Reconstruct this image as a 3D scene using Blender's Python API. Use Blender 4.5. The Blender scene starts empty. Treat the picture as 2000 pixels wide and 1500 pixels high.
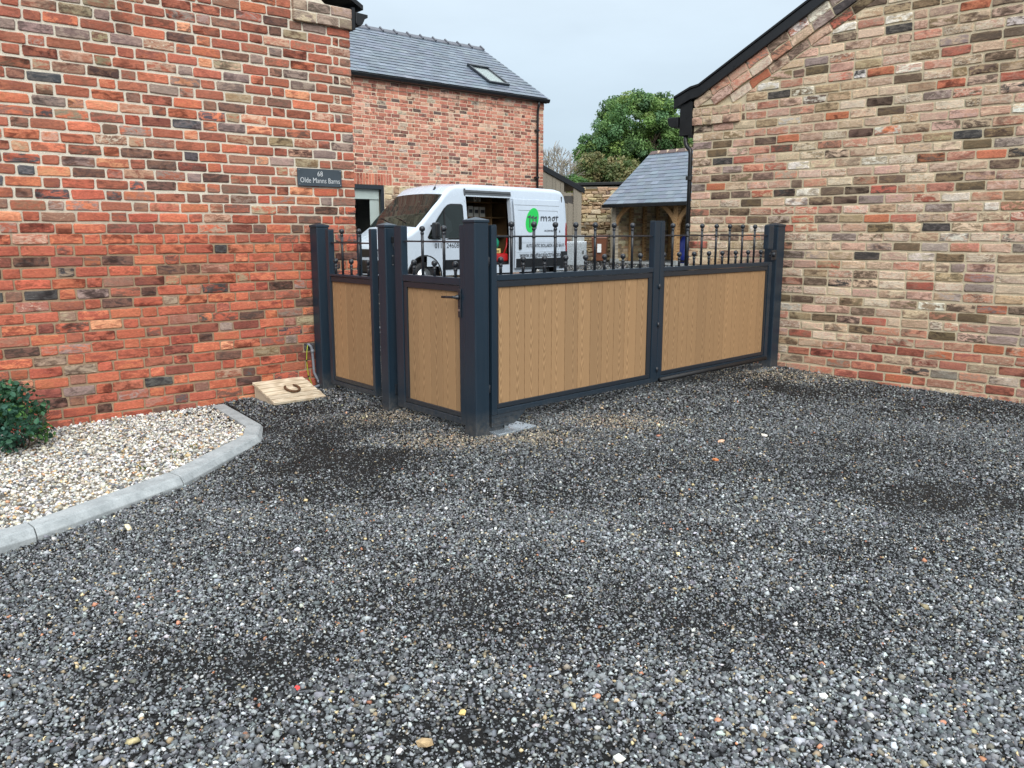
import bpy, bmesh, math, random
import numpy as np
from mathutils import Vector, Matrix
R_ = math.radians
random.seed(7)
rng = np.random.default_rng(11)
SC = bpy.context.scene
COL = SC.collection

# ------------------------------------------------------------------ camera
EYE, FPX, PITCH = 1.35, 1600.0, R_(10.377)
cam = bpy.data.cameras.new('camera'); camo = bpy.data.objects.new('camera', cam); COL.objects.link(camo)
cam.sensor_width = 36.0; cam.lens = FPX / 2000.0 * 36.0
cam.clip_start = 0.05; cam.clip_end = 2000
camo.location = (0, 0, EYE); camo.rotation_euler = (R_(90) - PITCH, 0, 0)
SC.camera = camo

# ------------------------------------------------------------------ light: overcast, soft sun behind and right of the camera
SUN_EL, SUN_AZ = R_(36), R_(168)          # azimuth clockwise from +Y
w = bpy.data.worlds.new('World'); SC.world = w; w.use_nodes = True
nt = w.node_tree; nt.nodes.clear()
def N(t, kind, **kw):
    n = t.nodes.new(kind)
    for k, v in kw.items(): setattr(n, k, v)
    return n
sky = N(nt, 'ShaderNodeTexSky', sky_type='NISHITA', sun_disc=False, sun_elevation=SUN_EL, sun_rotation=SUN_AZ,
        air_density=1.0, dust_density=3.0, ozone_density=1.0, altitude=50)
tc = N(nt, 'ShaderNodeTexCoord'); sep = N(nt, 'ShaderNodeSeparateXYZ')
nt.links.new(tc.outputs['Generated'], sep.inputs[0])
# cloud layer: an overcast sky brightens towards the zenith everywhere alike
el = N(nt, 'ShaderNodeMath', operation='MAXIMUM'); el.inputs[1].default_value = 0.0
nt.links.new(sep.outputs['Z'], el.inputs[0])
l1 = N(nt, 'ShaderNodeMath', operation='MULTIPLY_ADD'); l1.inputs[1].default_value = 12.0; l1.inputs[2].default_value = 1.4
nt.links.new(el.outputs[0], l1.inputs[0])
lum = N(nt, 'ShaderNodeMath', operation='MULTIPLY_ADD'); lum.inputs[2].default_value = 4.9
nt.links.new(el.outputs[0], lum.inputs[0]); nt.links.new(l1.outputs[0], lum.inputs[1])
cn = N(nt, 'ShaderNodeTexNoise'); cn.inputs['Scale'].default_value = 2.6; cn.inputs['Detail'].default_value = 5; cn.inputs['Roughness'].default_value = 0.55
mp = N(nt, 'ShaderNodeMapping'); mp.inputs['Scale'].default_value = (1, 1, 3.2); nt.links.new(tc.outputs['Generated'], mp.inputs[0]); nt.links.new(mp.outputs[0], cn.inputs['Vector'])
cr = N(nt, 'ShaderNodeMapRange'); cr.inputs[1].default_value = .3; cr.inputs[2].default_value = .7; cr.inputs[3].default_value = 0.93; cr.inputs[4].default_value = 1.08
nt.links.new(cn.outputs[0], cr.inputs[0])
lm = N(nt, 'ShaderNodeMath', operation='MULTIPLY'); nt.links.new(lum.outputs[0], lm.inputs[0]); nt.links.new(cr.outputs[0], lm.inputs[1])
ramp = N(nt, 'ShaderNodeMapRange'); ramp.data_type = 'FLOAT_VECTOR'
nt.links.new(el.outputs[0], ramp.inputs['Vector'])
tint = N(nt, 'ShaderNodeMix', data_type='RGBA'); tint.inputs['A'].default_value = (0.765, 0.965, 1.135, 1); tint.inputs['B'].default_value = (0.91, 1.0, 1.07, 1)
nt.nodes.remove(ramp)
tm = N(nt, 'ShaderNodeMapRange'); tm.inputs[1].default_value = 0.0; tm.inputs[2].default_value = .5; nt.links.new(el.outputs[0], tm.inputs[0])
nt.links.new(tm.outputs[0], tint.inputs['Factor'])
vm = N(nt, 'ShaderNodeVectorMath', operation='SCALE'); nt.links.new(tint.outputs['Result'], vm.inputs[0]); nt.links.new(lm.outputs[0], vm.inputs['Scale'])
mx = N(nt, 'ShaderNodeMix', data_type='RGBA'); mx.inputs['Factor'].default_value = 0.90
nt.links.new(sky.outputs[0], mx.inputs['A']); nt.links.new(vm.outputs[0], mx.inputs['B'])
bg = N(nt, 'ShaderNodeBackground'); bg.inputs['Strength'].default_value = 0.10
nt.links.new(mx.outputs['Result'], bg.inputs['Color'])
wo = N(nt, 'ShaderNodeOutputWorld'); nt.links.new(bg.outputs[0], wo.inputs['Surface'])

sun = bpy.data.lights.new('sun', 'SUN'); suno = bpy.data.objects.new('sun', sun); COL.objects.link(suno)
sun.energy = 1.5; sun.angle = R_(38); sun.color = (1.0, 0.965, 0.91)
sd = Vector((math.sin(SUN_AZ) * math.cos(SUN_EL), math.cos(SUN_AZ) * math.cos(SUN_EL), math.sin(SUN_EL)))
suno.rotation_euler = sd.to_track_quat('Z', 'Y').to_euler(); suno.location = sd * 60
vs = SC.view_settings
SC.display_settings.display_device = 'sRGB'
vs.view_transform = 'Standard'; vs.look = 'None'; vs.gamma = 1.0; vs.exposure = 0.62; vs.use_curve_mapping = False
SC.cycles.max_bounces = 6; SC.cycles.diffuse_bounces = 3; SC.cycles.glossy_bounces = 3; SC.cycles.transparent_max_bounces = 8

# ------------------------------------------------------------------ small helpers
def lin(c):
    c = c / 255.0
    return c / 12.92 if c <= 0.04045 else ((c + 0.055) / 1.055) ** 2.4
def C(r, g, b): return (lin(r), lin(g), lin(b), 1.0)

def project(P):
    x, y, z = P; z -= EYE
    d = y * math.cos(PITCH) - z * math.sin(PITCH)
    v = y * math.sin(PITCH) + z * math.cos(PITCH)
    if d < .1: return None
    return 1000 + FPX * x / d, 750 - FPX * v / d, d

def smooth(a, b, x):
    t = np.clip((x - a) / (b - a), 0, 1); return t * t * (3 - 2 * t)

CORN = (-0.244, 5.433)       # front corner of the gate's corner post
def gz(x, y):
    """height of the ground"""
    x = np.asarray(x, float); y = np.asarray(y, float)
    dG = (x - CORN[0]) * .6974 + (y - CORN[1]) * -.7167
    dP = (x - CORN[0]) * -.7645 + (y - CORN[1]) * -.6446
    d = np.maximum(dG, dP)
    z = -.055 * np.clip(d, 0, 1.2) - .02 * np.clip(d - 1.2, 0, 6)
    back = np.clip(y - 11, 0, 26)
    z = z - .028 * np.exp(-((x - CORN[0]) ** 2 + (y - CORN[1]) ** 2) / .16)
    return z + .0125 * back

class MB:
    """collects geometry for one mesh object"""
    def __init__(s): s.v = []; s.f = []; s.m = []; s.t = []; s.mi = 0; s.tint = None
    def add(s, verts, faces):
        o = len(s.v); s.v += [tuple(p) for p in verts]
        for f in faces:
            s.f.append(tuple(i + o for i in f)); s.m.append(s.mi); s.t.append(s.tint)
        return s
    def box(s, x0, x1, y0, y1, z0, z1, M=None):
        vs_ = [(x, y, z) for z in (z0, z1) for y in (y0, y1) for x in (x0, x1)]
        if M is not None: vs_ = [tuple(M @ Vector(p)) for p in vs_]
        return s.add(vs_, [(0, 2, 3, 1), (4, 5, 7, 6), (0, 1, 5, 4), (2, 6, 7, 3), (0, 4, 6, 2), (1, 3, 7, 5)])
    def prism(s, poly, y0, y1, axis='y'):
        """polygon in (x,z) extruded along y (or (x,y) along z, (y,z) along x)"""
        n = len(poly)
        def P(a, b, d): return {'y': (a, d, b), 'z': (a, b, d), 'x': (d, a, b)}[axis]
        v = [P(a, b, y0) for a, b in poly] + [P(a, b, y1) for a, b in poly]
        f = [tuple(range(n)), tuple(range(2 * n - 1, n - 1, -1))]
        f += [(i, i + n, (i + 1) % n + n, (i + 1) % n) for i in range(n)]
        return s.add(v, f)
    def tube(s, pts, r, n=8, cap=True):
        pts = [Vector(p) for p in pts]; k = len(pts)
        rs = r if hasattr(r, '__len__') else [r] * k
        rings = []; up = None
        for i, p in enumerate(pts):
            d = (pts[min(i + 1, k - 1)] - pts[max(i - 1, 0)])
            if d.length < 1e-9: d = Vector((0, 0, 1))
            d.normalize()
            if up is None: up = Vector((0, 0, 1)) if abs(d.z) < .9 else Vector((1, 0, 0))
            a = d.cross(up)
            if a.length < 1e-6: a = d.cross(Vector((0, 1, 0)))
            a.normalize(); b = a.cross(d).normalized(); up = b
            rings.append([p + (a * math.cos(2 * math.pi * j / n) + b * math.sin(2 * math.pi * j / n)) * rs[i] for j in range(n)])
        v = [q for rg in rings for q in rg]
        f = [(i * n + j, i * n + (j + 1) % n, (i + 1) * n + (j + 1) % n, (i + 1) * n + j) for i in range(k - 1) for j in range(n)]
        if cap: f += [tuple(range(n - 1, -1, -1)), tuple(range((k - 1) * n, k * n))]
        return s.add(v, f)
    def lathe(s, prof, c=(0, 0, 0), n=12, axis='z'):
        """profile of (radius, height)"""
        c = Vector(c); v = []; k = len(prof)
        for r, h in prof:
            for j in range(n):
                a = 2 * math.pi * j / n
                p = {'z': (r * math.cos(a), r * math.sin(a), h), 'y': (r * math.cos(a), h, r * math.sin(a)), 'x': (h, r * math.cos(a), r * math.sin(a))}[axis]
                v.append(c + Vector(p))
        f = [(i * n + j, i * n + (j + 1) % n, (i + 1) * n + (j + 1) % n, (i + 1) * n + j) for i in range(k - 1) for j in range(n)]
        f += [tuple(range(n - 1, -1, -1)), tuple(range((k - 1) * n, k * n))]
        return s.add(v, f)
    def ball(s, c, r, n=12, m=8):
        return s.lathe([(max(1e-4, r * math.sin(math.pi * i / m)), -r * math.cos(math.pi * i / m)) for i in range(m + 1)], c, n)
    def mesh(s, name):
        me = bpy.data.meshes.new(name); me.from_pydata(s.v, [], s.f); return me
    def build(s, name, mats, parent=None, smooth_=False, bevel=0, fixn=True, origin=None, seg=2):
        if origin is not None:
            s.v = [(a - origin[0], b - origin[1], c - origin[2]) for a, b, c in s.v]
        me = s.mesh(name)
        if fixn:
            bm = bmesh.new(); bm.from_mesh(me); bmesh.ops.recalc_face_normals(bm, faces=bm.faces); bm.to_mesh(me); bm.free()
        if not isinstance(mats, (list, tuple)): mats = [mats]
        for m in mats: me.materials.append(m)
        if len(mats) > 1: me.polygons.foreach_set('material_index', s.m)
        if any(t is not None for t in s.t):
            a = me.attributes.new('tint', 'FLOAT_COLOR', 'FACE'); b = me.attributes.new('tint2', 'FLOAT_COLOR', 'FACE')
            d = MB.default
            a.data.foreach_set('color', np.array([(t or d)[0] for t in s.t], np.float32).ravel())
            b.data.foreach_set('color', np.array([(t or d)[1] for t in s.t], np.float32).ravel())
        if smooth_: me.polygons.foreach_set('use_smooth', [True] * len(me.polygons))
        o = bpy.data.objects.new(name, me); COL.objects.link(o)
        if parent is not None: o.parent = parent
        if origin is not None: o.location = origin
        if bevel:
            b = o.modifiers.new('bevel', 'BEVEL'); b.width = bevel; b.segments = seg; b.limit_method = 'ANGLE'; b.angle_limit = R_(35)
        return o
    default = ((.3, .3, .3, 1), (.3, .3, .3, 0))

def tag(o, label=None, cat=None, group=None, kind=None):
    if label: o['label'] = label
    if cat: o['category'] = cat
    if group: o['group'] = group
    if kind: o['kind'] = kind
    return o
def thing(name, label, cat, loc=(0, 0, 0), rotz=0.0, group=None):
    o = bpy.data.objects.new(name, None); COL.objects.link(o); o.empty_display_size = .1
    o.location = loc; o.rotation_euler = (0, 0, rotz)
    return tag(o, label, cat, group)
def dup(root, loc=None, rotz=None, label=None):
    r = root.copy(); COL.objects.link(r)
    if loc is not None: r.location = loc
    if rotz is not None: r.rotation_euler = (0, 0, rotz)
    if label: r['label'] = label
    for ch in root.children:
        c = ch.copy(); COL.objects.link(c); c.parent = r
        for g in ch.children:
            d = g.copy(); COL.objects.link(d); d.parent = c
    return r
def np_mesh(name, V, F, mat, tints=None, smooth_=False):
    """triangle (or quad) mesh straight from numpy arrays"""
    k = F.shape[1]
    me = bpy.data.meshes.new(name)
    me.vertices.add(len(V)); me.vertices.foreach_set('co', V.astype(np.float32).ravel())
    me.loops.add(F.size); me.loops.foreach_set('vertex_index', F.astype(np.int32).ravel())
    me.polygons.add(len(F)); me.polygons.foreach_set('loop_start', np.arange(0, F.size, k, dtype=np.int32))
    if tints is not None:
        a = me.attributes.new('tint', 'FLOAT_COLOR', 'FACE'); a.data.foreach_set('color', tints.astype(np.float32).ravel())
    me.update(calc_edges=True); me.validate()
    if smooth_: me.polygons.foreach_set('use_smooth', [True] * len(me.polygons))
    me.materials.append(mat)
    o = bpy.data.objects.new(name, me); COL.objects.link(o)
    return o

# ------------------------------------------------------------------ materials
def new_mat(name):
    m = bpy.data.materials.new(name); m.use_nodes = True; t = m.node_tree
    b = t.nodes['Principled BSDF']; return m, t, b
def link(t, a, b): t.links.new(a, b)
def noise(t, vec, scale, detail=4, rough=.55, dist=0.0, dims=None):
    n = N(t, 'ShaderNodeTexNoise'); n.inputs['Scale'].default_value = scale; n.inputs['Detail'].default_value = detail
    n.inputs['Roughness'].default_value = rough; n.inputs['Distortion'].default_value = dist
    if vec is not None: link(t, vec, n.inputs['Vector'])
    return n.outputs[0]
def rmap(t, x, a, b, c=0.0, d=1.0, sm=False):
    n = N(t, 'ShaderNodeMapRange'); n.interpolation_type = 'SMOOTHSTEP' if sm else 'LINEAR'
    for i, q in ((1, a), (2, b), (3, c), (4, d)):
        if isinstance(q, (int, float)): n.inputs[i].default_value = q
        else: link(t, q, n.inputs[i])
    link(t, x, n.inputs[0]); return n.outputs[0]
def mixc(t, f, a, b, mode='MIX'):
    n = N(t, 'ShaderNodeMix', data_type='RGBA', blend_type=mode)
    for s_, q in (('Factor', f), ('A', a), ('B', b)):
        if isinstance(q, (int, float)): n.inputs[s_].default_value = q
        elif isinstance(q, tuple): n.inputs[s_].default_value = q
        else: link(t, q, n.inputs[s_])
    return n.outputs['Result']
def math_(t, op, a, b=0.0, c=0.0):
    n = N(t, 'ShaderNodeMath', operation=op)
    for i, q in enumerate((a, b, c)):
        if isinstance(q, (int, float)): n.inputs[i].default_value = q
        else: link(t, q, n.inputs[i])
    return n.outputs[0]
def bump(t, b, h, strength, dist=.01):
    n = N(t, 'ShaderNodeBump'); n.inputs['Strength'].default_value = strength; n.inputs['Distance'].default_value = dist
    link(t, h, n.inputs['Height']); link(t, n.outputs[0], b.inputs['Normal']); return n
def scaled(t, vec, s):
    n = N(t, 'ShaderNodeMapping'); n.inputs['Scale'].default_value = s; link(t, vec, n.inputs[0]); return n.outputs[0]
def pos(t): return N(t, 'ShaderNodeNewGeometry').outputs['Position']
def objc(t): return N(t, 'ShaderNodeTexCoord').outputs['Object']

def plain(name, col, rough=.5, metal=0.0, var=.12, scale=6.0, bmp=0.0, bscale=80.0, spec=.5, coat=0.0):
    m, t, b = new_mat(name); p = objc(t)
    n = noise(t, p, scale, 5)
    c = mixc(t, rmap(t, n, .3, .7), tuple(x * (1 - var) for x in col[:3]) + (1,), tuple(min(1, x * (1 + var)) for x in col[:3]) + (1,))
    link(t, c, b.inputs['Base Color'])
    b.inputs['Metallic'].default_value = metal
    link(t, rmap(t, noise(t, p, scale * 3, 4), .3, .7, max(.03, rough - .08), min(1, rough + .08)), b.inputs['Roughness'])
    b.inputs['Specular IOR Level'].default_value = spec
    b.inputs['Coat Weight'].default_value = coat
    if bmp: bump(t, b, noise(t, p, bscale, 4), bmp, .004)
    return m

def brick_mat(name, relief=.35):
    m, t, b = new_mat(name); p = pos(t)
    a1 = N(t, 'ShaderNodeAttribute', attribute_name='tint'); a2 = N(t, 'ShaderNodeAttribute', attribute_name='tint2')
    seed = a1.outputs['Alpha']                      # a different patch of the pattern for every brick
    off = N(t, 'ShaderNodeVectorMath', operation='ADD'); link(t, p, off.inputs[0])
    cmb = N(t, 'ShaderNodeCombineXYZ')
    sx = math_(t, 'MULTIPLY', seed, 37.0); sy = math_(t, 'MULTIPLY', seed, 91.0)
    link(t, sx, cmb.inputs[0]); link(t, sy, cmb.inputs[1]); link(t, cmb.outputs[0], off.inputs[1])
    q = off.outputs[0]
    st = scaled(t, q, (1, 1, 2.4))
    blotch = noise(t, st, 11, 7, .72, .8)
    c = mixc(t, rmap(t, blotch, .44, .58, 0, 1, True), a1.outputs['Color'], a2.outputs['Color'])
    grain = noise(t, st, 48, 6, .72)
    c = mixc(t, 1.0, c, mixc(t, rmap(t, grain, .25, .75), (.62, .62, .63, 1), (1.36, 1.34, 1.32, 1)), 'MULTIPLY')
    # kiln-burnt dark patches on some bricks
    dk = noise(t, scaled(t, q, (1, 1, 1.7)), 8, 4, .6, .4)
    burnt = rmap(t, math_(t, 'FRACT', math_(t, 'MULTIPLY', seed, 13.7)), .35, .8)
    c = mixc(t, math_(t, 'MULTIPLY', rmap(t, dk, .47, .64, 0, .9, True), burnt), c, mixc(t, 1.0, c, (.30, .27, .28, 1), 'MULTIPLY'))
    # pale smears of old mortar and lime, only on bricks that carry them
    sm = noise(t, st, 19, 8, .78, 1.6)
    thr = math_(t, 'SUBTRACT', .92, math_(t, 'MULTIPLY', a2.outputs['Alpha'], .44))
    c = mixc(t, rmap(t, math_(t, 'SUBTRACT', sm, thr), -.05, .06, 0, .85, True), c, C(220, 206, 184))
    spk = noise(t, q, 130, 3, .6)
    c = mixc(t, rmap(t, spk, .68, .76, 0, .6), c, C(226, 214, 196))
    c = mixc(t, rmap(t, spk, .30, .24, 0, .6), c, C(60, 46, 42))
    # weathering that runs across many bricks
    wide = noise(t, p, 1.3, 5, .65)
    c = mixc(t, 1.0, c, mixc(t, rmap(t, wide, .3, .7), (.86, .85, .84, 1), (1.10, 1.10, 1.10, 1)), 'MULTIPLY')
    link(t, c, b.inputs['Base Color']); b.inputs['Roughness'].default_value = .9; b.inputs['Specular IOR Level'].default_value = .25
    h = math_(t, 'ADD', noise(t, st, 38, 6, .7), math_(t, 'MULTIPLY', sm, .7))
    bump(t, b, h, relief, .012)
    return m

def mortar_mat(name, hi, lo=None, zsplit=None):
    m, t, b = new_mat(name); p = pos(t)
    n = noise(t, p, 14, 6, .65); g = noise(t, p, 160, 3)
    c = mixc(t, rmap(t, n, .3, .7), tuple(x * .82 for x in hi[:3]) + (1,), hi)
    if lo is not None:
        z = N(t, 'ShaderNodeSeparateXYZ'); link(t, p, z.inputs[0])
        f = rmap(t, math_(t, 'ADD', z.outputs[2], math_(t, 'MULTIPLY', n, .12)), zsplit - .10, zsplit + .26)
        c = mixc(t, f, mixc(t, rmap(t, n, .3, .7), tuple(x * .75 for x in lo[:3]) + (1,), lo), c)
    c = mixc(t, 1.0, c, mixc(t, rmap(t, g, .3, .7), (.8, .8, .8, 1), (1.12, 1.12, 1.12, 1)), 'MULTIPLY')
    link(t, c, b.inputs['Base Color']); b.inputs['Roughness'].default_value = .95; b.inputs['Specular IOR Level'].default_value = .2
    bump(t, b, math_(t, 'ADD', g, n), .5, .006)
    return m

def tinted(name, rough=.85, scale=60, var=.3, bmp=.3, spec=.3, bdist=.004):
    m, t, b = new_mat(name); p = pos(t)
    a = N(t, 'ShaderNodeAttribute', attribute_name='tint')
    n = noise(t, p, scale, 5, .6)
    c = mixc(t, 1.0, a.outputs['Color'], mixc(t, rmap(t, n, .3, .7), (1 - var,) * 3 + (1,), (1 + var,) * 3 + (1,)), 'MULTIPLY')
    link(t, c, b.inputs['Base Color']); b.inputs['Roughness'].default_value = rough; b.inputs['Specular IOR Level'].default_value = spec
    if bmp: bump(t, b, n, bmp, bdist)
    return m
def leaf_mat(name, rough=.5):
    m, t, b = new_mat(name)
    a = N(t, 'ShaderNodeAttribute', attribute_name='tint'); n = noise(t, pos(t), 8, 3)
    c = mixc(t, 1.0, a.outputs['Color'], mixc(t, rmap(t, n, .3, .7), (.8, .8, .8, 1), (1.2, 1.2, 1.15, 1)), 'MULTIPLY')
    link(t, c, b.inputs['Base Color']); b.inputs['Roughness'].default_value = rough; b.inputs['Specular IOR Level'].default_value = .35
    tr = N(t, 'ShaderNodeBsdfTranslucent'); link(t, c, tr.inputs['Color'])
    mxs = N(t, 'ShaderNodeMixShader'); mxs.inputs[0].default_value = .35
    link(t, b.outputs[0], mxs.inputs[1]); link(t, tr.outputs[0], mxs.inputs[2])
    link(t, mxs.outputs[0], t.nodes['Material Output'].inputs['Surface'])
    return m
def wood_mat(name, dark, light, zgrain=True, bmp=.25, freq=22.0, arc=5.0):
    """boards with arched grain, different on every board"""
    m, t, b = new_mat(name)
    tcn = N(t, 'ShaderNodeTexCoord'); oi = N(t, 'ShaderNodeObjectInfo')
    s = N(t, 'ShaderNodeSeparateXYZ'); link(t, tcn.outputs['Object'], s.inputs[0])
    x, z = (s.outputs[0], s.outputs[2]) if zgrain else (s.outputs[1], s.outputs[0])
    rnd = oi.outputs['Random']
    x0 = math_(t, 'ADD', x, math_(t, 'MULTIPLY', math_(t, 'SUBTRACT', rnd, .5), .06))
    cmb = N(t, 'ShaderNodeCombineXYZ'); link(t, math_(t, 'MULTIPLY', x, 14), cmb.inputs[0])
    link(t, math_(t, 'ADD', math_(t, 'MULTIPLY', z, 2.2), math_(t, 'MULTIPLY', rnd, 60)), cmb.inputs[2]); link(t, rnd, cmb.inputs[1])
    nz = noise(t, cmb.outputs[0], 1.0, 3, .5)
    ph = math_(t, 'ADD', math_(t, 'MULTIPLY', z, freq), math_(t, 'MULTIPLY', nz, 4.2))
    q = math_(t, 'DIVIDE', x0, .05)
    ph = math_(t, 'SUBTRACT', ph, math_(t, 'MULTIPLY', math_(t, 'MULTIPLY', q, q), arc))
    wv = math_(t, 'SINE', math_(t, 'MULTIPLY', ph, 6.283))
    cmb2 = N(t, 'ShaderNodeCombineXYZ'); link(t, math_(t, 'MULTIPLY', x, 420), cmb2.inputs[0]); link(t, math_(t, 'MULTIPLY', z, 14), cmb2.inputs[2]); link(t, math_(t, 'MULTIPLY', rnd, 40), cmb2.inputs[1])
    fib = noise(t, cmb2.outputs[0], 1.0, 3)
    g = math_(t, 'ADD', math_(t, 'MULTIPLY', rmap(t, wv, -1, 1), .55), math_(t, 'MULTIPLY', fib, .45))
    c = mixc(t, rmap(t, g, .2, .8), dark, light)
    c = mixc(t, 1.0, c, mixc(t, rnd, (.88, .88, .88, 1), (1.09, 1.08, 1.06, 1)), 'MULTIPLY')
    link(t, c, b.inputs['Base Color']); b.inputs['Roughness'].default_value = .62; b.inputs['Specular IOR Level'].default_value = .35
    bump(t, b, g, bmp, .003)
    return m
def glass_mat(name, tintc=(.02, .03, .03, 1), see=.35, rough=.02):
    m, t, b = new_mat(name)
    b.inputs['Base Color'].default_value = tintc; b.inputs['Roughness'].default_value = rough; b.inputs['Specular IOR Level'].default_value = .55
    tr = N(t, 'ShaderNodeBsdfTransparent'); tr.inputs[0].default_value = (.95, .97, .96, 1)
    lw = N(t, 'ShaderNodeLayerWeight'); lw.inputs[0].default_value = .5
    fz = math_(t, 'MULTIPLY_ADD', math_(t, 'POWER', lw.outputs['Facing'], 5.0), .95, .05)
    mxs = N(t, 'ShaderNodeMixShader'); f = math_(t, 'MULTIPLY', math_(t, 'SUBTRACT', 1.0, fz), see)
    link(t, f, mxs.inputs[0]); link(t, b.outputs[0], mxs.inputs[1]); link(t, tr.outputs[0], mxs.inputs[2])
    link(t, mxs.outputs[0], t.nodes['Material Output'].inputs['Surface'])
    return m

M_BRICK = brick_mat('weathered brick'); 
M_BRICKF = brick_mat('brick further off', .2)
M_MORT_L = mortar_mat('lime mortar', C(228, 219, 201), C(172, 148, 122), 1.42)
M_MORT_R = mortar_mat('buff mortar', C(214, 198, 168))
M_MORT_H = mortar_mat('house mortar', C(230, 210, 184))
M_GREY = plain('anthracite powder coat', C(28, 44, 57), .38, 0, .06, 3.0, .05, 300, .5)
M_GREYD = plain('anthracite bead', C(35, 42, 50), .45, 0, .06, 3.0)
M_IRON = plain('black painted iron', C(38, 42, 48), .32, 0, .1, 20)
M_BLACK = plain('black plastic', C(22, 23, 26), .35, 0, .1, 4)
M_RUBBER = plain('black rubber', C(24, 24, 26), .6, 0, .15, 10)
M_GALV = plain('galvanised steel', C(184, 194, 202), .30, .7, .22, 22, .1, 60)
M_STEEL = plain('bright steel', C(180, 182, 182), .3, .9, .1, 30)
M_RUST = plain('rusty iron', C(96, 68, 46), .8, .25, .35, 60, .5, 120)
M_BOARD = wood_mat('composite oak board', C(142, 112, 80), C(174, 140, 103), True, .12, 13.0, 5.5)
M_OAK = wood_mat('green oak', C(150, 112, 74), C(200, 164, 120), True, .2, 8, 1.0)
M_OAKGREY = wood_mat('silvered oak', C(150, 142, 128), C(188, 180, 164), True, .2, 8, 1.0)
M_PINE = wood_mat('pale pine plank', C(190, 172, 146), C(222, 208, 184), False, .15, 6, .8)
M_OLDWOOD = wood_mat('grey weathered plank', C(104, 98, 88), C(160, 152, 138), True, .5, 8, 1)
M_DARKWOOD = wood_mat('dark boarding', C(52, 38, 26), C(84, 62, 42), True, .3, 8, 1)
M_SLATE = tinted('roof slate', .40, 30, .12, .2, .5)
M_STONE = tinted('ironstone', .95, 30, .35, .7, .2, .02)
M_CHIP = tinted('stone chippings', .62, 140, .22, 0, .45)
M_PEBBLE = tinted('pebbles', .6, 120, .14, 0, .4)
M_LEAF = leaf_mat('leaves', .55); M_LEAFG = leaf_mat('shrub leaves', .5)
M_BARK = plain('bark', C(84, 72, 60), .95, 0, .3, 8, .6, 30)
M_WHITE = plain('white van paint', C(190, 201, 213), .25, 0, .02, 2.0, 0, 1, .5, .5)
M_GLASS = glass_mat('vehicle glass', (.012, .018, .016, 1), .12)
M_GLASSW = glass_mat('window glass', (.015, .018, .02, 1), .97)
M_SKYLIGHT = glass_mat('roof window glass', (.02, .025, .03, 1), .95, .03)
M_GREEN = plain('green vinyl', C(22, 190, 78), .4, 0, .03, 2)
M_INK = plain('dark grey vinyl', C(62, 66, 72), .45, 0, .03, 2)
M_WHITEP = plain('white lettering', C(222, 226, 228), .5, 0, .03, 4)
M_RED = plain('red lacquer', C(168, 28, 30), .35, 0, .1, 6)
M_LAMP = plain('red lamp lens', C(150, 14, 22), .15, 0, .08, 30, 0, 1, .7)
M_SIGN = plain('slate plaque', C(62, 72, 80), .5, 0, .12, 12, .15, 60)
M_BLIND = plain('white roller blind', C(222, 230, 230), .8, 0, .03, 4)
M_ALU = plain('ribbed grey trim', C(96, 98, 100), .4, .5, .1, 6)
M_DARKIN = plain('dark van lining', C(66, 63, 60), .8, 0, .25, 6)
M_PLY = plain('plywood shelving', C(128, 102, 70), .7, 0, .18, 8)
M_CARD = plain('white cartons', C(196, 196, 190), .7, 0, .08, 12)
M_BINBROWN = plain('brown bin plastic', C(112, 70, 50), .5, 0, .1, 5)
M_BLUE = plain('blue tarpaulin', C(26, 44, 120), .45, 0, .2, 6)
M_GBAG = plain('green canvas', C(20, 130, 100), .6, 0, .15, 14)
M_YEL = plain('pale yellow plastic', C(206, 190, 120), .5, 0, .1, 10)
M_CABLE = plain('green and yellow cable', C(150, 160, 40), .5, 0, .25, 90)
M_PIPE = plain('grey conduit', C(120, 124, 132), .45, 0, .1, 10)
M_CLAY = plain('ridge tile', C(96, 78, 74), .8, 0, .2, 10, .3, 60)
M_BLUECLAY = plain('blue clay ridge tile', C(92, 94, 102), .6, 0, .15, 10, .3, 60)

def dusty(m, zt):
    # dust and splashed grit low down on the metal
    t = m.node_tree; b = t.nodes['Principled BSDF']; l = b.inputs['Base Color'].links[0]; src = l.from_socket; p = pos(t)
    z = N(t, 'ShaderNodeSeparateXYZ'); link(t, p, z.inputs[0]); n = noise(t, p, 26, 6, .75); k = noise(t, p, 140, 3, .6)
    f = math_(t, 'MULTIPLY', rmap(t, z.outputs[2], zt, -.02, 0, 1), rmap(t, math_(t, 'ADD', n, math_(t, 'MULTIPLY', k, .4)),   .55, .85, .05, .5))
    link(t, mixc(t, f, src, C(120, 112, 100)), b.inputs['Base Color'])
    s_ = noise(t, scaled(t, p, (40, 40, 2)), 1.0, 4, .6)
    link(t, math_(t, 'ADD', rmap(t, s_, .35, .7, .30, .46), math_(t, 'MULTIPLY', f, .3)), b.inputs['Roughness'])
dusty(M_GREY, .16); dusty(M_GREYD, .16)
def concrete():
    m, t, b = new_mat('concrete kerb'); p = pos(t)
    n = noise(t, p, 9, 6, .65); g = noise(t, p, 130, 4)
    c = mixc(t, rmap(t, n, .3, .7), C(140, 145, 146), C(176, 180, 180))
    c = mixc(t, rmap(t, noise(t, p, 26, 5, .7), .58, .72, 0, .5), c, C(92, 94, 92))
    c = mixc(t, 1.0, c, mixc(t, rmap(t, g, .3, .7), (.85, .85, .85, 1), (1.1, 1.1, 1.1, 1)), 'MULTIPLY')
    link(t, c, b.inputs['Base Color']); b.inputs['Roughness'].default_value = .9; bump(t, b, math_(t, 'ADD', g, n), .35, .004)
    return m
M_CONC = concrete()

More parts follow.
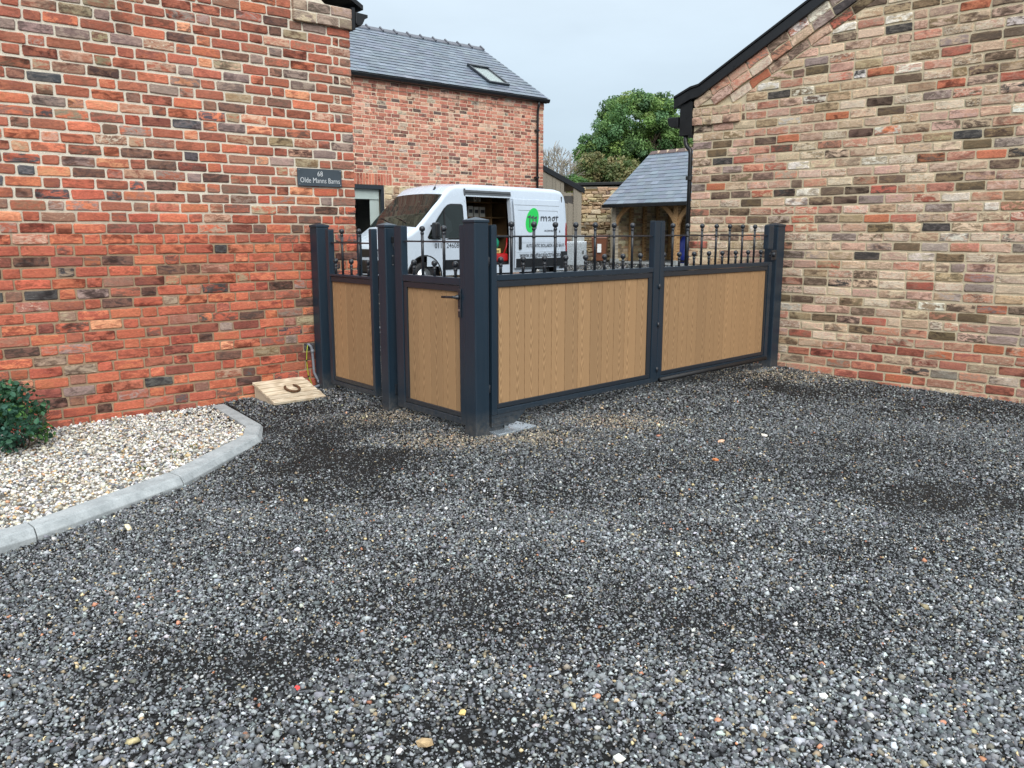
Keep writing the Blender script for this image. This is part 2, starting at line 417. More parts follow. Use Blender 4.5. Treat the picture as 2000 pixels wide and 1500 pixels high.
def ground_mat():
    m, t, b = new_mat('dark fines and grit'); p = pos(t)
    vo = N(t, 'ShaderNodeTexVoronoi'); vo.inputs['Scale'].default_value = 75; link(t, p, vo.inputs['Vector'])
    vo2 = N(t, 'ShaderNodeTexVoronoi'); vo2.inputs['Scale'].default_value = 190; link(t, p, vo2.inputs['Vector'])
    big = noise(t, p, .9, 5, .6); fine = noise(t, p, 60, 6, .75)
    c = mixc(t, rmap(t, fine, .25, .75), (.004, .004, .004, 1), (.020, .019, .018, 1))
    hue = mixc(t, N_sep(t, vo.outputs['Color']), (.007, .007, .008, 1), (.075, .077, .08, 1))
    c = mixc(t, rmap(t, vo.outputs['Distance'], .18, .42, .7, 0), c, hue)
    c = mixc(t, rmap(t, noise(t, p, .55, 4), .52, .64, 0, .35), c, (.020, .016, .013, 1))
    link(t, c, b.inputs['Base Color']); link(t, rmap(t, big, .3, .7, .6, .9), b.inputs['Roughness']); b.inputs['Specular IOR Level'].default_value = .15
    h = math_(t, 'ADD', math_(t, 'MULTIPLY', vo.outputs['Distance'], -1.0), math_(t, 'MULTIPLY', fine, .6))
    bump(t, b, h, .8, .012)
    return m
def N_sep(t, colr):
    n = N(t, 'ShaderNodeSeparateColor'); link(t, colr, n.inputs[0]); return n.outputs[0]
M_GROUND = ground_mat()
M_SOIL = plain('dark soil under pebbles', C(136, 128, 114), .95, 0, .3, 30, .6, 90)

# ------------------------------------------------------------------ ground
def axis(fine0, fine1, step, far):
    a = [fine0 - d for d in far[::-1]] + list(np.arange(fine0, fine1 + 1e-6, step)) + [fine1 + d for d in far]
    return np.array(a)
gx = axis(-6, 6, .09, [1, 3, 6, 12, 25, 60, 140, 300]); gy = axis(.3, 12, .09, [1, 3, 6, 10, 16, 26, 45, 80, 160, 320])
X, Y = np.meshgrid(gx, gy); Z = gz(X, Y)
near = (np.abs(X) < 6) & (Y > .3) & (Y < 12)
def wobble(X, Y):
    return np.sin(X * 2.3 + Y * 1.1) * np.cos(Y * 1.7 - X * .6) * .009 + np.sin(X * 7.1 + 2) * np.sin(Y * 6.3) * .004
wob = wobble(X, Y) + rng.normal(0, .0015, X.shape)
Z = Z + np.where(near, wob, 0)
V = np.stack([X.ravel(), Y.ravel(), Z.ravel()], 1)
nx_, ny_ = len(gx), len(gy)
i = (np.arange(ny_ - 1)[:, None] * nx_ + np.arange(nx_ - 1)[None, :]).ravel()
F = np.stack([i, i + 1, i + 1 + nx_, i + nx_], 1)
ground = np_mesh('ground', V, F, M_GROUND, None, True); tag(ground, kind='structure')

# ------------------------------------------------------------------ brickwork
def clip_poly(poly, a, b, c):
    """keep a*x + b*z <= c"""
    out = []
    for i in range(len(poly)):
        p, q = poly[i], poly[(i + 1) % len(poly)]
        dp, dq = a * p[0] + b * p[1] - c, a * q[0] + b * q[1] - c
        if dp <= 0: out.append(p)
        if (dp < 0 < dq) or (dq < 0 < dp):
            k = dp / (dp - dq); out.append((p[0] + (q[0] - p[0]) * k, p[1] + (q[1] - p[1]) * k))
    return out
def area(poly): return .5 * abs(sum(poly[i][0] * poly[(i + 1) % len(poly)][1] - poly[(i + 1) % len(poly)][0] * poly[i][1] for i in range(len(poly))))
def brick_geo(mb, poly, tints, yf=-.006, yb=.012, jit=.0022, cham=.0045, rnd=1.0):
    pts = []
    n = len(poly)
    for i in range(n):
        p, q = poly[i], poly[(i + 1) % n]; L = math.hypot(q[0] - p[0], q[1] - p[1])
        if L < 1e-4: continue
        u = (q[0] - p[0]) / L, (q[1] - p[1]) / L
        ra, rb = (min(random.uniform(.003, .011) * rnd, L * .3) for _ in (0, 1))
        pts.append((p[0] + u[0] * ra, p[1] + u[1] * ra))
        if L > .15: pts.append((p[0] + u[0] * L * random.uniform(.4, .6), p[1] + u[1] * L * .5))
        pts.append((q[0] - u[0] * rb, q[1] - u[1] * rb))
    cx = sum(p[0] for p in pts) / len(pts); cz = sum(p[1] for p in pts) / len(pts)
    yf += max(-.003, min(.003, random.gauss(0, .0014))); tl = max(-.02, min(.02, random.gauss(0, .007))); k = len(pts)
    outer = [(a + random.gauss(0, jit), b + random.gauss(0, jit)) for a, b in pts]
    inner = []
    for a, b in outer:
        dx, dz = cx - a, cz - b; L = math.hypot(dx, dz) or 1
        c_ = cham * random.uniform(.6, 1.6)
        inner.append((a + math.copysign(min(c_, abs(dx)), dx), b + math.copysign(min(c_, abs(dz)), dz)))
    v = [(a, yb, b) for a, b in outer] + [(a, yf + cham * .8, b) for a, b in outer]
    v += [(a, yf + (a - cx) * tl + random.gauss(0, .0009), b) for a, b in inner] + [(cx, yf - random.uniform(0, .002), cz)]
    f = []
    for i in range(k):
        j = (i + 1) % k
        f += [(i, j, k + j, k + i), (k + i, k + j, 2 * k + j, 2 * k + i), (2 * k + i, 2 * k + j, 3 * k)]
    mb.tint = tints
    mb.add(v, f)

def pick(pal):
    r = random.random() * sum(p[0] for p in pal)
    for p in pal:
        r -= p[0]
        if r <= 0: return p
    return pal[-1]
def tone(col, amt=.17, grey=.22):
    k = random.uniform(1 - amt, 1 + amt); g = .3 * col[0] + .5 * col[1] + .2 * col[2]
    return tuple(min(.9, max(.01, (c + (g - c) * grey) * k * random.uniform(.95, 1.05))) for c in col[:3])
def mk_tint(pal):
    p = pick(pal); a = tone(p[1]); q = pick(pal)
    b = tone(p[2] if random.random() < .6 else q[1], .3)
    return (a + (random.random(),), b + (p[3] * random.uniform(.3, 1.0),))
# weight, colour, second colour, mortar smear
PAL_L_HI = [(36, C(184, 98, 66), C(158, 90, 66), .6), (16, C(158, 106, 82), C(134, 98, 82), .7), (10, C(164, 136, 124), C(136, 112, 104), .7),
            (9, C(134, 92, 74), C(92, 70, 62), .5), (9, C(210, 112, 66), C(196, 98, 58), .5), (8, C(200, 154, 122), C(176, 106, 78), .95),
            (2, C(84, 84, 92), C(112, 104, 104), .4), (3, C(230, 150, 98), C(216, 124, 74), .3), (4, C(178, 158, 120), C(152, 122, 86), .7)]
PAL_L_LO = [(40, C(200, 94, 58), C(172, 80, 54), .5), (22, C(214, 112, 64), C(190, 88, 52), .45), (10, C(158, 82, 62), C(132, 70, 56), .4),
            (8, C(132, 88, 72), C(96, 72, 64), .5), (5, C(178, 118, 96), C(150, 90, 70), .8), (3, C(92, 88, 88), C(66, 60, 60), .4), (2, C(176, 150, 120), C(140, 110, 90), .7)]
PAL_R = [(30, C(216, 184, 150), C(190, 150, 118), 1.0), (24, C(212, 170, 144), C(192, 144, 116), 1.0), (11, C(194, 164, 122), C(158, 128, 92), .9),
         (11, C(110, 88, 72), C(150, 122, 98), .65), (10, C(204, 132, 100), C(200, 156, 126), .9), (4.5, C(196, 100, 74), C(190, 120, 94), .6),
         (5, C(168, 146, 134), C(142, 120, 108), .8), (5, C(232, 222, 204), C(206, 186, 156), .8), (7, C(136, 112, 78), C(104, 86, 64), .6), (2, C(208, 116, 68), C(192, 100, 64), .4), (1.5, C(70, 66, 64), C(98, 90, 84), .5)]
PAL_R_LO = [(24, C(196, 150, 122), C(190, 124, 96), .8), (20, C(196, 116, 84), C(184, 104, 80), .6), (12, C(194, 168, 138), C(170, 140, 112), .8), (10, C(176, 90, 66), C(160, 84, 66), .5),
            (9, C(152, 138, 124), C(130, 116, 102), .7), (6, C(86, 78, 74), C(110, 96, 86), .4), (5, C(208, 114, 66), C(190, 92, 56), .3), (4, C(216, 200, 172), C(190, 166, 138), .7)]
PAL_H = [(42, C(204, 120, 92), C(186, 104, 82), .6), (20, C(214, 138, 108), C(198, 116, 90), .8), (14, C(160, 98, 80), C(140, 88, 74), .5), (14, C(216, 172, 142), C(206, 142, 112), .9), (7, C(120, 92, 82), C(94, 78, 74), .4), (4, C(186, 170, 148), C(170, 140, 118), .7)]
PAL_STONE = [(4, C(190, 164, 118), C(164, 138, 98), .6), (3, C(166, 140, 104), C(136, 114, 84), .5), (2, C(206, 188, 148), C(184, 158, 116), .7), (1, C(150, 130, 108), C(122, 104, 84), .4), (1, C(176, 138, 104), C(150, 120, 90), .5)]

def place_bricks(bricks, root, M_, name='brick', mass='brick_mass', keep=300):
    """bricks: list of (poly, tints, yf, yb, jit). The largest in the picture become single parts, the rest one mass."""
    W = root.matrix_basis
    sc = []
    for b in bricks:
        cx = sum(p[0] for p in b[0]) / len(b[0]); cz = sum(p[1] for p in b[0]) / len(b[0])
        q = project(W @ Vector((cx, b[2], cz))); s_ = 0
        if q and -10 < q[0] < 2010 and -10 < q[1] < 1510: s_ = area(b[0]) / q[2] ** 2
        sc.append(s_)
    order = sorted(range(len(bricks)), key=lambda i: -sc[i])
    single = set(order[:keep]); rest = MB()
    for i, b in enumerate(bricks):
        if i in single and sc[i] > 0:
            mb = MB(); brick_geo(mb, b[0], b[1], b[2], b[3], b[4])
            cx = sum(p[0] for p in b[0]) / len(b[0]); cz = sum(p[1] for p in b[0]) / len(b[0])
            mb.build(name, M_, root, fixn=False, origin=(cx, b[2], cz))
        else: brick_geo(rest, b[0], b[1], b[2], b[3], b[4])
    if rest.f:
        o = rest.build(mass, M_, root, fixn=False); o['kind'] = 'stuff'
def course_left(x_left, x_right, seq, joint):
    """bricks of one course laid from the right end towards the left; seq yields lengths"""
    x = x_right; out = []
    while x > x_left:
        L = next(seq) * random.uniform(.97, 1.03); out.append((max(x - L, x_left), x)); x -= L + joint
    return out
def bond(start, cyc):
    for q in start: yield q
    while True:
        for q in cyc: yield q

# ---- left barn: gable of red bricks, laid two stretchers to one header
TH_L = R_(40.87); PL = (-1.8299, 7.1942)
barn = thing('brick_barn', 'red brick barn gable with pale mortar and slate house sign', 'barn', (PL[0], PL[1], 0), TH_L)
bpy.context.view_layer.update()
XR = .549; CH = .0791; ZK = 3.086
slopeL = lambda x: 3.25 + .55 * (.28 - x)
mb = MB()
mb.prism([(-4.6, -.6), (XR - .004, -.6), (XR - .004, ZK), (.28, 3.3), (-2.2, 4.66), (-4.6, 3.4)], 0.0, .32)
mb.build('wall', M_MORT_L, barn)
mb = MB(); mb.box(XR - .33, XR - .006, .321, 7.5, -.6, 3.12); mb.build('side_wall', M_MORT_L, barn)
bricks = []
S_, H_, Q_ = .214, .103, .048
k = 0; z1 = ZK
while z1 > -.45:
    z0 = z1 - CH + (.0155 if z1 > 1.5 else .0125)
    low = z0 < 1.42 + random.uniform(-.12, .16)
    if k % 2: seq = bond([H_, Q_], [S_, S_, H_]) if not low or random.random() < .6 else bond([H_, Q_, S_, H_], [H_, S_, H_, S_, S_])
    else: seq = bond([S_, S_] if random.random() < .5 else [S_], [H_, S_, S_])
    for a, b in course_left(-3.3, XR, seq, .0160 if z1 > 1.5 else .0130):
        if b - a < .02: continue
        d = random.gauss(0, .0018)
        bricks.append(([(a, z0 + d), (b, z0 + d), (b, z1 + d), (a, z1 + d)], mk_tint(PAL_L_LO if (low if random.random() < .8 else not low and z0 < 2.2) else PAL_L_HI), -.0085, .014, .0019))
    z1 -= CH; k += 1
zz = ZK; k = 0                                        # above the kneeler, under the raking verge
while zz < 4.4:
    seq = bond([.12 if k % 2 else .2], [S_, S_, H_])
    for a, b in course_left(-3.3, 0.004, seq, .0125):
        if b - a < .02: continue
        p = clip_poly([(a, zz + .0115), (b, zz + .0115), (b, zz + CH), (a, zz + CH)], .55, 1, 3.25 + .55 * .28 - .02)
        if len(p) > 2 and area(p) > .0012: bricks.append((p, mk_tint(PAL_L_HI), -.0095, .014, .002))
    zz += CH; k += 1
PAL_K = [(3, C(196, 176, 146), C(176, 150, 120), .6), (2, C(184, 158, 136), C(160, 132, 110), .5), (2, C(150, 132, 112), C(120, 106, 92), .3)]
for r, lens in enumerate(([.20, .20, .13], [.12, .20, .21])):   # kneeler stones
    x = .016
    for L in lens:
        x1 = min(x + L, .575); z0 = ZK + r * .088
        bricks.append(([(x, z0 + .004), (x1, z0 + .004), (x1, z0 + .080), (x, z0 + .080)], mk_tint(PAL_K), -.042, .02, .002)); x = x1 + .011
mb = MB(); mb.box(.02, .572, -.034, .02, ZK + .006, ZK + .17); mb.build('kneeler', M_MORT_L, barn)
place_bricks(bricks, barn, M_BRICK)
mb = MB()                                              # gutter along the side wall, its end seen past the corner
prof = [(.585, 3.145), (.60, 3.13), (.63, 3.125), (.655, 3.15), (.675, 3.19), (.705, 3.205), (.705, 3.23), (.585, 3.235)]
mb.prism(prof, -.06, 7.4); mb.build('gutter', M_BLACK, barn, bevel=.004)
mb = MB(); mb.box(.553, .583, -.05, 7.4, 3.09, 3.27); mb.build('fascia', M_BLACK, barn)
mb = MB(); mb.prism([(.66, 3.262), (.66, 3.30), (-2.2, 4.86), (-2.2, 4.80)], -.06, 7.5); mb.prism([(-2.2, 4.80), (-2.2, 4.86), (-4.9, 3.40), (-4.9, 3.35)], -.06, 7.5); mb.build('roof', M_BLACK, barn)

# ---- slate house sign
def text_obj(body, size, mat, parent, loc, rot, name='lettering', ext=.0008, align='CENTER', sx=1.0, bold=0.0):
    cu = bpy.data.curves.new(name, 'FONT'); cu.body = body; cu.size = size; cu.align_x = align; cu.align_y = 'CENTER'; cu.extrude = ext; cu.resolution_u = 2; cu.offset = bold
    tmp = bpy.data.objects.new(name, cu); COL.objects.link(tmp)
    dg = bpy.context.evaluated_depsgraph_get(); me = bpy.data.meshes.new_from_object(tmp.evaluated_get(dg))
    bpy.data.objects.remove(tmp); bpy.data.curves.remove(cu)
    me.materials.clear(); me.materials.append(mat); me.name = name
    o = bpy.data.objects.new(name, me); COL.objects.link(o); o.parent = parent; o.location = loc; o.rotation_euler = rot; o.scale = (sx, 1, 1)
    return o
ct, st_ = math.cos(TH_L), math.sin(TH_L)
def on_L(x, y, z): return (PL[0] + ct * x - st_ * y, PL[1] + st_ * x + ct * y, z)
sign = thing('house_sign', 'dark slate house sign lettered 68 Olde Manns Barns on red brick', 'sign', on_L(.199, -.012, 1.755), TH_L)
mb = MB(); mb.box(-.21, .21, -.014, 0.0, 0, .148); mb.build('plaque', M_SIGN, sign, bevel=.003)
text_obj('68', .062, M_WHITEP, sign, (0, -.0155, .104), (R_(90), 0, 0), sx=.9, bold=-.0008)
text_obj('Olde Manns Barns', .064, M_WHITEP, sign, (0, -.0155, .048), (R_(90), 0, 0), sx=.80, bold=-.0008)
for sx in (-.196, .196):
    for sz in (.014, .134):
        mb = MB(); mb.lathe([(.0045, 0), (.0045, -.003), (.001, -.004)], (sx, -.014, sz), 8, 'y'); mb.build('screw', M_STEEL, sign)

# ---- right barn: gable of mixed buff bricks
TH_R = R_(-43.8); PR = (2.8816, 8.3062)
rbarn = thing('brick_barn', 'buff and brown mottled brick barn gable with black sloping verge', 'barn', (PR[0], PR[1], 0), TH_R)
bpy.context.view_layer.update()
XL = -1.275
verge = lambda x: 2.74 + .542 * (x + 1.276)
mb = MB()
mb.prism([(XL + .004, -.6), (3.6, -.6), (3.6, verge(3.6)), (XL + .004, verge(XL))], 0.0, .32)
mb.build('wall', M_MORT_R, rbarn)
mb = MB(); mb.box(XL + .006, XL + .33, .321, 8, -.6, 2.6); mb.build('side_wall', M_MORT_R, rbarn)
bricks = []
CR = .0873; ZKR = 2.49; k = 0; z1 = ZKR + 30 * CR
while z1 > -.5:
    z0 = z1 - CR + .0175
    x = XL + (0 if k % 2 else 0)
    first = .108 if k % 2 else .226
    if random.random() < .2: first = .108 if first > .2 else .17
    while x < 3.5:
        L = first if x == XL else (.226 if random.random() < .94 else .108); L *= random.uniform(.97, 1.03)
        a, b = x, x + L; x = b + .0165
        d = random.gauss(0, .0016)
        p = clip_poly([(a, z0 + d), (b, z0 + d), (b, z1 + d), (a, z1 + d)], -.542, 1, 2.685 + .542 * 1.008 - .112)
        if a < -.735 and z0 > ZKR - .03:
            if b < -.70: continue
            p = clip_poly(p, -1, 0, .708) if len(p) > 2 else p
        if len(p) > 2 and area(p) > .0015: bricks.append((p, mk_tint(PAL_R_LO if z0 < .16 + .2 * (x > .8) else PAL_R), -.0075, .014, .0021))
    z1 -= CR; k += 1
# raking courses that follow the roof: one flush, two oversailing
ang = math.atan(.542); ca, sa = math.cos(ang), math.sin(ang)
for off, yf, x_start in ((-.088, -.0095, -.86), (.006, -.032, -1.02), (.098, -.032, -1.20)):
    s_ = 0.0
    while s_ < 4.8:
        L = .226 * random.uniform(.9, 1.05); q = []
        for (u, v_) in ((s_, 0), (s_ + L, 0), (s_ + L, .082), (s_, .082)):
            bx_, bz_ = x_start + u * ca, 2.685 + .542 * (x_start + 1.008) + u * sa
            o_ = off + v_; q.append((bx_ - o_ * sa, bz_ + o_ * ca))
        q = clip_poly(q, -1, 0, 1.27)
        if len(q) > 2 and area(q) > .002: bricks.append((q, mk_tint(PAL_R), yf, .014, .0022))
        s_ += L + .012
mb = MB(); mb.prism([(-1.0, 2.70), (3.5, 2.685 + .542 * 4.508), (3.5, verge(3.5) - .004), (XL + .01, verge(XL) - .004), (XL + .01, 2.69)], -.024, 0.0); mb.build('verge_corbel', M_MORT_R, rbarn)
for r, lens in enumerate(([.115, .10, .11, .21], [.1, .115, .2, .11])):  # kneeler
    x = XL - .004
    for L in lens:
        x1 = min(x + L, -.722); z0 = ZKR + r * .092
        bricks.append(([(x, z0 + .004), (x1, z0 + .004), (x1, z0 + .084), (x, z0 + .084)], mk_tint([PAL_R[0], PAL_R[2], PAL_R[1]]), -.034, .02, .002)); x = x1 + .012
mb = MB(); mb.box(XL, -.728, -.026, .0, ZKR + .006, ZKR + .185); mb.build('kneeler', M_MORT_R, rbarn)
place_bricks(bricks, rbarn, M_BRICK)
def vline(x): return verge(x)
mb = MB()                                              # black verge cover with a drip lip
pl_ = [(-1.50, 2.685), (-1.30, 2.765), (-1.2, verge(-1.2)), (3.6, verge(3.6))]
mb.prism(pl_ + [(x, z + .105) for x, z in reversed(pl_)], -.062, -.028)
mb.prism([(x, z + .106) for x, z in pl_] + [(x, z + .132) for x, z in reversed(pl_)], -.074, .10)
mb.build('verge_trim', M_BLACK, rbarn, bevel=.004)
mb = MB(); mb.prism([(-1.50, 2.70), (-1.30, 2.78), (3.6, verge(3.6) + .006), (3.6, verge(3.6) + .10), (-1.30, 2.87), (-1.50, 2.79)], -.027, 8); mb.build('roof', M_BLACK, rbarn)
mb = MB(); mb.prism([(-1.435, 2.40), (XL - .006, 2.40), (XL - .006, 2.735), (-1.30, 2.755), (-1.435, 2.70)], -.036, 8); mb.build('fascia', M_BLACK, rbarn, bevel=.003)
mb = MB(); mb.prism([(-1.58, 2.56), (-1.565, 2.515), (-1.53, 2.495), (-1.445, 2.495), (-1.445, 2.60), (-1.58, 2.60)], -.05, 8); mb.build('gutter', M_BLACK, rbarn, bevel=.004)
mb = MB(); mb.tube([(-1.372, .0, 2.41), (-1.372, .0, 2.34), (-1.362, .0, 2.30), (-1.338, .0, 2.27), (-1.312, .0, 2.25), (-1.304, .0, 2.20), (-1.304, .0, -.05)], .023, 12); mb.build('downpipe', M_BLACK, rbarn, True)
for z in (1.95, .9):
    mb = MB(); mb.lathe([(.042, -.02), (.042, .02)], (-1.305, 0, z), 12); mb.build('pipe_clip', M_BLACK, rbarn)

# ------------------------------------------------------------------ gates
GD = (.7167, .6974); PD = (-.6446, .7645)
TH_G = math.atan2(GD[1], GD[0]); TH_P = math.atan2(-PD[1], -PD[0])
def G(s, y=0): return (CORN[0] + GD[0] * s - GD[1] * y, CORN[1] + GD[1] * s + GD[0] * y, 0)
def post(name, label, corner, th, size, h, base=-.15, group='anthracite gate posts'):
    """square post whose front corner stands at `corner`"""
    cx = corner[0] + math.cos(th) * size / 2 - math.sin(th) * size / 2; cy = corner[1] + math.sin(th) * size / 2 + math.cos(th) * size / 2
    t = thing(name, label, 'gate post', (cx, cy, 0), th, group)
    hs = size / 2
    mb = MB(); mb.box(-hs, hs, -hs, hs, base, h - .022); mb.build('shaft', M_GREY, t, bevel=.007)
    hc = hs + .004; mb = MB()
    mb.add([(-hc, -hc, h - .022), (hc, -hc, h - .022), (hc, hc, h - .022), (-hc, hc, h - .022), (-hc, -hc, h - .004), (hc, -hc, h - .004), (hc, hc, h - .004), (-hc, hc, h - .004), (0, 0, h + .016)],
           [(3, 2, 1, 0), (0, 1, 5, 4), (1, 2, 6, 5), (2, 3, 7, 6), (3, 0, 4, 7), (4, 5, 8), (5, 6, 8), (6, 7, 8), (7, 4, 8)])
    mb.build('post_cap', M_GREY, t, bevel=.003)
    return t
thm = TH_G + R_(-2)
p_corner = post('gate_post', 'thick grey corner post between pedestrian gate and wide driveway gate', CORN, thm, .122, 1.445)
p_mid = post('gate_post', 'slimmer grey post between fixed side panel and pedestrian gate, cable clipped on', (-.948, 6.21), thm, .105, 1.420)
p_wall = post('gate_post', 'grey gate post against red brick wall beside grey conduit', (-1.672, 7.125), thm, .120, 1.428)
p_right = post('gate_post', 'grey gate post against buff brick wall at far end of driveway gate', (G(4.005)[0], G(4.005)[1]), thm, .14, 1.445)

def rod(mb, x, y, z0, z1, ball_r):
    mb.tube([(x, y, z0), (x, y, z1 - ball_r - .012)], .0105, 8)
    zc = z1 - ball_r
    mb.lathe([(.0085, zc - ball_r - .075), (.013, zc - ball_r - .070), (.013, zc - ball_r - .058), (.0095, zc - ball_r - .052), (.0095, zc - ball_r - .020), (.0135, zc - ball_r - .016), (.0135, zc - ball_r - .004), (.008, zc - ball_r + .002), (.008, zc - ball_r + .006)], (x, y, 0), 10)
    mb.ball((x, y, zc), ball_r, 14, 9)
def rod_short(mb, x, y, z0, z1, ball_r):
    zc = z1 - ball_r
    mb.tube([(x, y, z0), (x, y, zc - ball_r + .002)], .0105, 8)
    mb.lathe([(.0085, zc - ball_r - .028), (.014, zc - ball_r - .024), (.014, zc - ball_r - .010), (.008, zc - ball_r - .004), (.008, zc - ball_r + .004)], (x, y, 0), 10)
    mb.ball((x, y, zc), ball_r, 14, 9)

def leaf(t, x0, x1, px0, px1, zb, zt, pz0, pz1, boards, tall, short, stile_l, stile_r, sl_top, sr_top, rod_z, tall_z, short_z, bar=(None, None)):
    """gate leaf: px/pz limits of the boarding, x/z limits of the steel frame"""
    D = .055
    def bx(name, a, b, y0, y1, c, d, mat=M_GREY, bev=.004):
        mb = MB(); mb.box(a, b, y0, y1, c, d); return mb.build(name, mat, t, bevel=bev)
    bx('stile', x0, x0 + stile_l, 0, D, zb, sl_top); bx('stile', x1 - stile_r, x1, 0, D, zb, sr_top)
    for xa, xb, zt_ in ((x0, x0 + stile_l, sl_top), (x1 - stile_r, x1, sr_top)):
        if zt_ > zt + .05: bx('stile_cap', xa + .002, xb - .002, .002, D - .002, zt_ + .0005, zt_ + .005)
    ix0, ix1 = x0 + stile_l + .0015, x1 - stile_r - .0015
    bx('top_rail', ix0, ix1, .001, D - .001, pz1 + .038, zt); bx('bottom_rail', ix0, ix1, .001, D - .001, zb, pz0 - .030)
    # bead round the boards, set back with a dark shadow gap
    for a, b, c, d in ((ix0 + .004, ix1 - .004, pz1 - .006, pz1 + .034), (ix0 + .004, ix1 - .004, pz0 - .026, pz0 + .006),
                       (ix0 + .004, px0 + .006, pz0 + .0065, pz1 - .0065), (px1 - .006, ix1 - .004, pz0 + .0065, pz1 - .0065)):
        bx('bead', a, b, .006, D - .010, c, d, M_GREYD, .003)
    e = boards
    for a, b in zip(e[:-1], e[1:]):
        mb = MB(); mb.box(a + .0019, b - .0019, .020, .040, pz0 - .012, pz1 + .012)
        mb.build('board', M_BOARD, t, bevel=.0025, origin=((a + b) / 2, .03, (pz0 + pz1) / 2))
    mb = MB(); b0, b1 = bar[0] or x0 + stile_l * .4, bar[1] or x1 - stile_r * .4
    mb.box(b0, b1, .020, .034, rod_z - .006, rod_z + .006); mb.build('cross_bar', M_IRON, t, bevel=.002)
    for x in tall:
        mb = MB(); rod(mb, x, .027, zt - .004, tall_z, .0215); mb.build('tall_finial', M_IRON, t, True)
    for x in short:
        mb = MB(); rod_short(mb, x, .027, zt - .004, short_z, .0215); mb.build('short_finial', M_IRON, t, True)

# wide driveway gate, near leaf
o1 = .150
g1 = thing('driveway_gate', 'near leaf of driveway gate, galvanised plate under its hinge corner', 'gate', G(o1), TH_G, 'driveway gate leaves')
sh = lambda L: [a - o1 for a in L]
leaf(g1, 0, 2.052 - o1, .213 - o1, 1.925 - o1, .112, 1.078, .180, 1.000,
     sh([.207, .340, .487, .632, .766, .912, 1.058, 1.202, 1.342, 1.488, 1.627, 1.778, 1.931]),
     sh([.361, .581, .803, 1.025, 1.248, 1.475, 1.708]), sh([.259, .475, .693, .917, 1.142, 1.365, 1.594, 1.821]), .050, .080, 1.405, 1.452, 1.334, 1.437, 1.198)
mb = MB(); mb.prism([(.0, .025), (.22, .025), (.26, .05), (.30, .075), (.335, .1105), (.0, .1105)], .004, .05); mb.build('bracket', M_GREY, g1, bevel=.003)
mb = MB()
for a in (.03, .11, .19): mb.box(a, a + .055, .0025, .0045, .084, .087)
mb.box(.01, .17, .001, .0045, .044, .049); mb.build('bracket_slot', M_GREYD, g1)
for z in (1.17, .30):
    mb = MB(); mb.lathe([(.006, -.03), (.016, -.026), (.016, .026), (.006, .03)], (-.018, .02, z), 10); mb.build('hinge', M_IRON, g1, True)
# far leaf
o2 = 2.056
g2 = thing('driveway_gate', 'far leaf of driveway gate, black rubber tube along its bottom edge', 'gate', G(o2), TH_G, 'driveway gate leaves')
sh = lambda L: [a - o2 for a in L]
leaf(g2, 0, 3.925 - o2, 2.130 - o2, 3.841 - o2, .118, 1.078, .186, 1.004,
     sh([2.124, 2.237, 2.376, 2.519, 2.666, 2.809, 2.959, 3.113, 3.257, 3.405, 3.557, 3.713, 3.847]),
     sh([2.262, 2.482, 2.703, 2.935, 3.159, 3.384, 3.608]), sh([2.143, 2.367, 2.593, 2.829, 3.05, 3.281, 3.503, 3.743]), .058, .062, 1.452, 1.078, 1.338, 1.440, 1.200, (None, 3.90 - o2))
mb = MB(); mb.box(3.835 - o2, 3.935 - o2, .004, .058, 1.205, 1.432); mb.build('hinge_cover', M_GREY, g2, bevel=.005)
mb = MB(); mb.tube([(.02, -.02, .128), (1.80, -.02, .128)], .020, 12); mb.build('rubber_edge', M_RUBBER, g2, True)
mb = MB(); mb.lathe([(.020, -.03), (.024, -.028), (.024, .028), (.02, .03)], (3.93 - o2, .0, 1.15), 12, 'y'); mb.build('hinge', M_IRON, g2, True)
mb = MB(); mb.box(3.90 - o2, 4.0 - o2, -.002, .01, 1.10, 1.195); mb.build('hinge_plate', M_IRON, g2, bevel=.002)
for z in (.92, .60, .22):
    mb = MB(); mb.lathe([(.004, -.02), (.012, -.018), (.012, .018), (.004, .02)], (-.006, -.004, z), 8); mb.build('fold_hinge', M_IRON, g2, True)

# pedestrian gate and fixed panel; local x runs left to right, so x = origin - s
def P(s, y=0): return (CORN[0] + PD[0] * s + math.sin(-TH_P) * y, CORN[1] + PD[1] * s + math.cos(TH_P) * y, 0)
op = .985
pg = thing('pedestrian_gate', 'narrow pedestrian gate with black lever handle and wood-effect boards', 'gate', P(op), TH_P)
sh = lambda L: [op - a for a in L]
leaf(pg, 0, op - .120, op - .845, op - .180, .045, 1.058, .122, .970, sh([.851, .714, .560, .410, .257, .174]), sh([.648, .384]), sh([.764, .503, .252]),
     .100, .052, 1.405, 1.405, 1.298, 1.408, 1.168)
mb = MB(); mb.box(op - .182, op - .150, -.010, -.0005, .79, .985); mb.build('handle_plate', M_IRON, pg, bevel=.008, seg=3)
mb = MB(); mb.lathe([(.016, -.012), (.016, -.03), (.010, -.034), (.010, -.050)], (op - .166, 0, .93), 12, 'y'); mb.tube([(op - .166, -.045, .93), (op - .18, -.048, .931), (op - .21, -.049, .929), (op - .31, -.049, .925)], [.009, .010, .009, .0085], 10); mb.build('lever_handle', M_IRON, pg, True)
mb = MB(); mb.lathe([(.009, -.0105), (.009, -.013), (.002, -.0135)], (op - .166, 0, .842), 10, 'y'); mb.build('key_cylinder', M_STEEL, pg)
ofx = 2.062
fp = thing('side_panel', 'fixed gate panel between wall post and middle post, wood-effect boards', 'fence panel', P(ofx), TH_P)
sh = lambda L: [ofx - a for a in L]
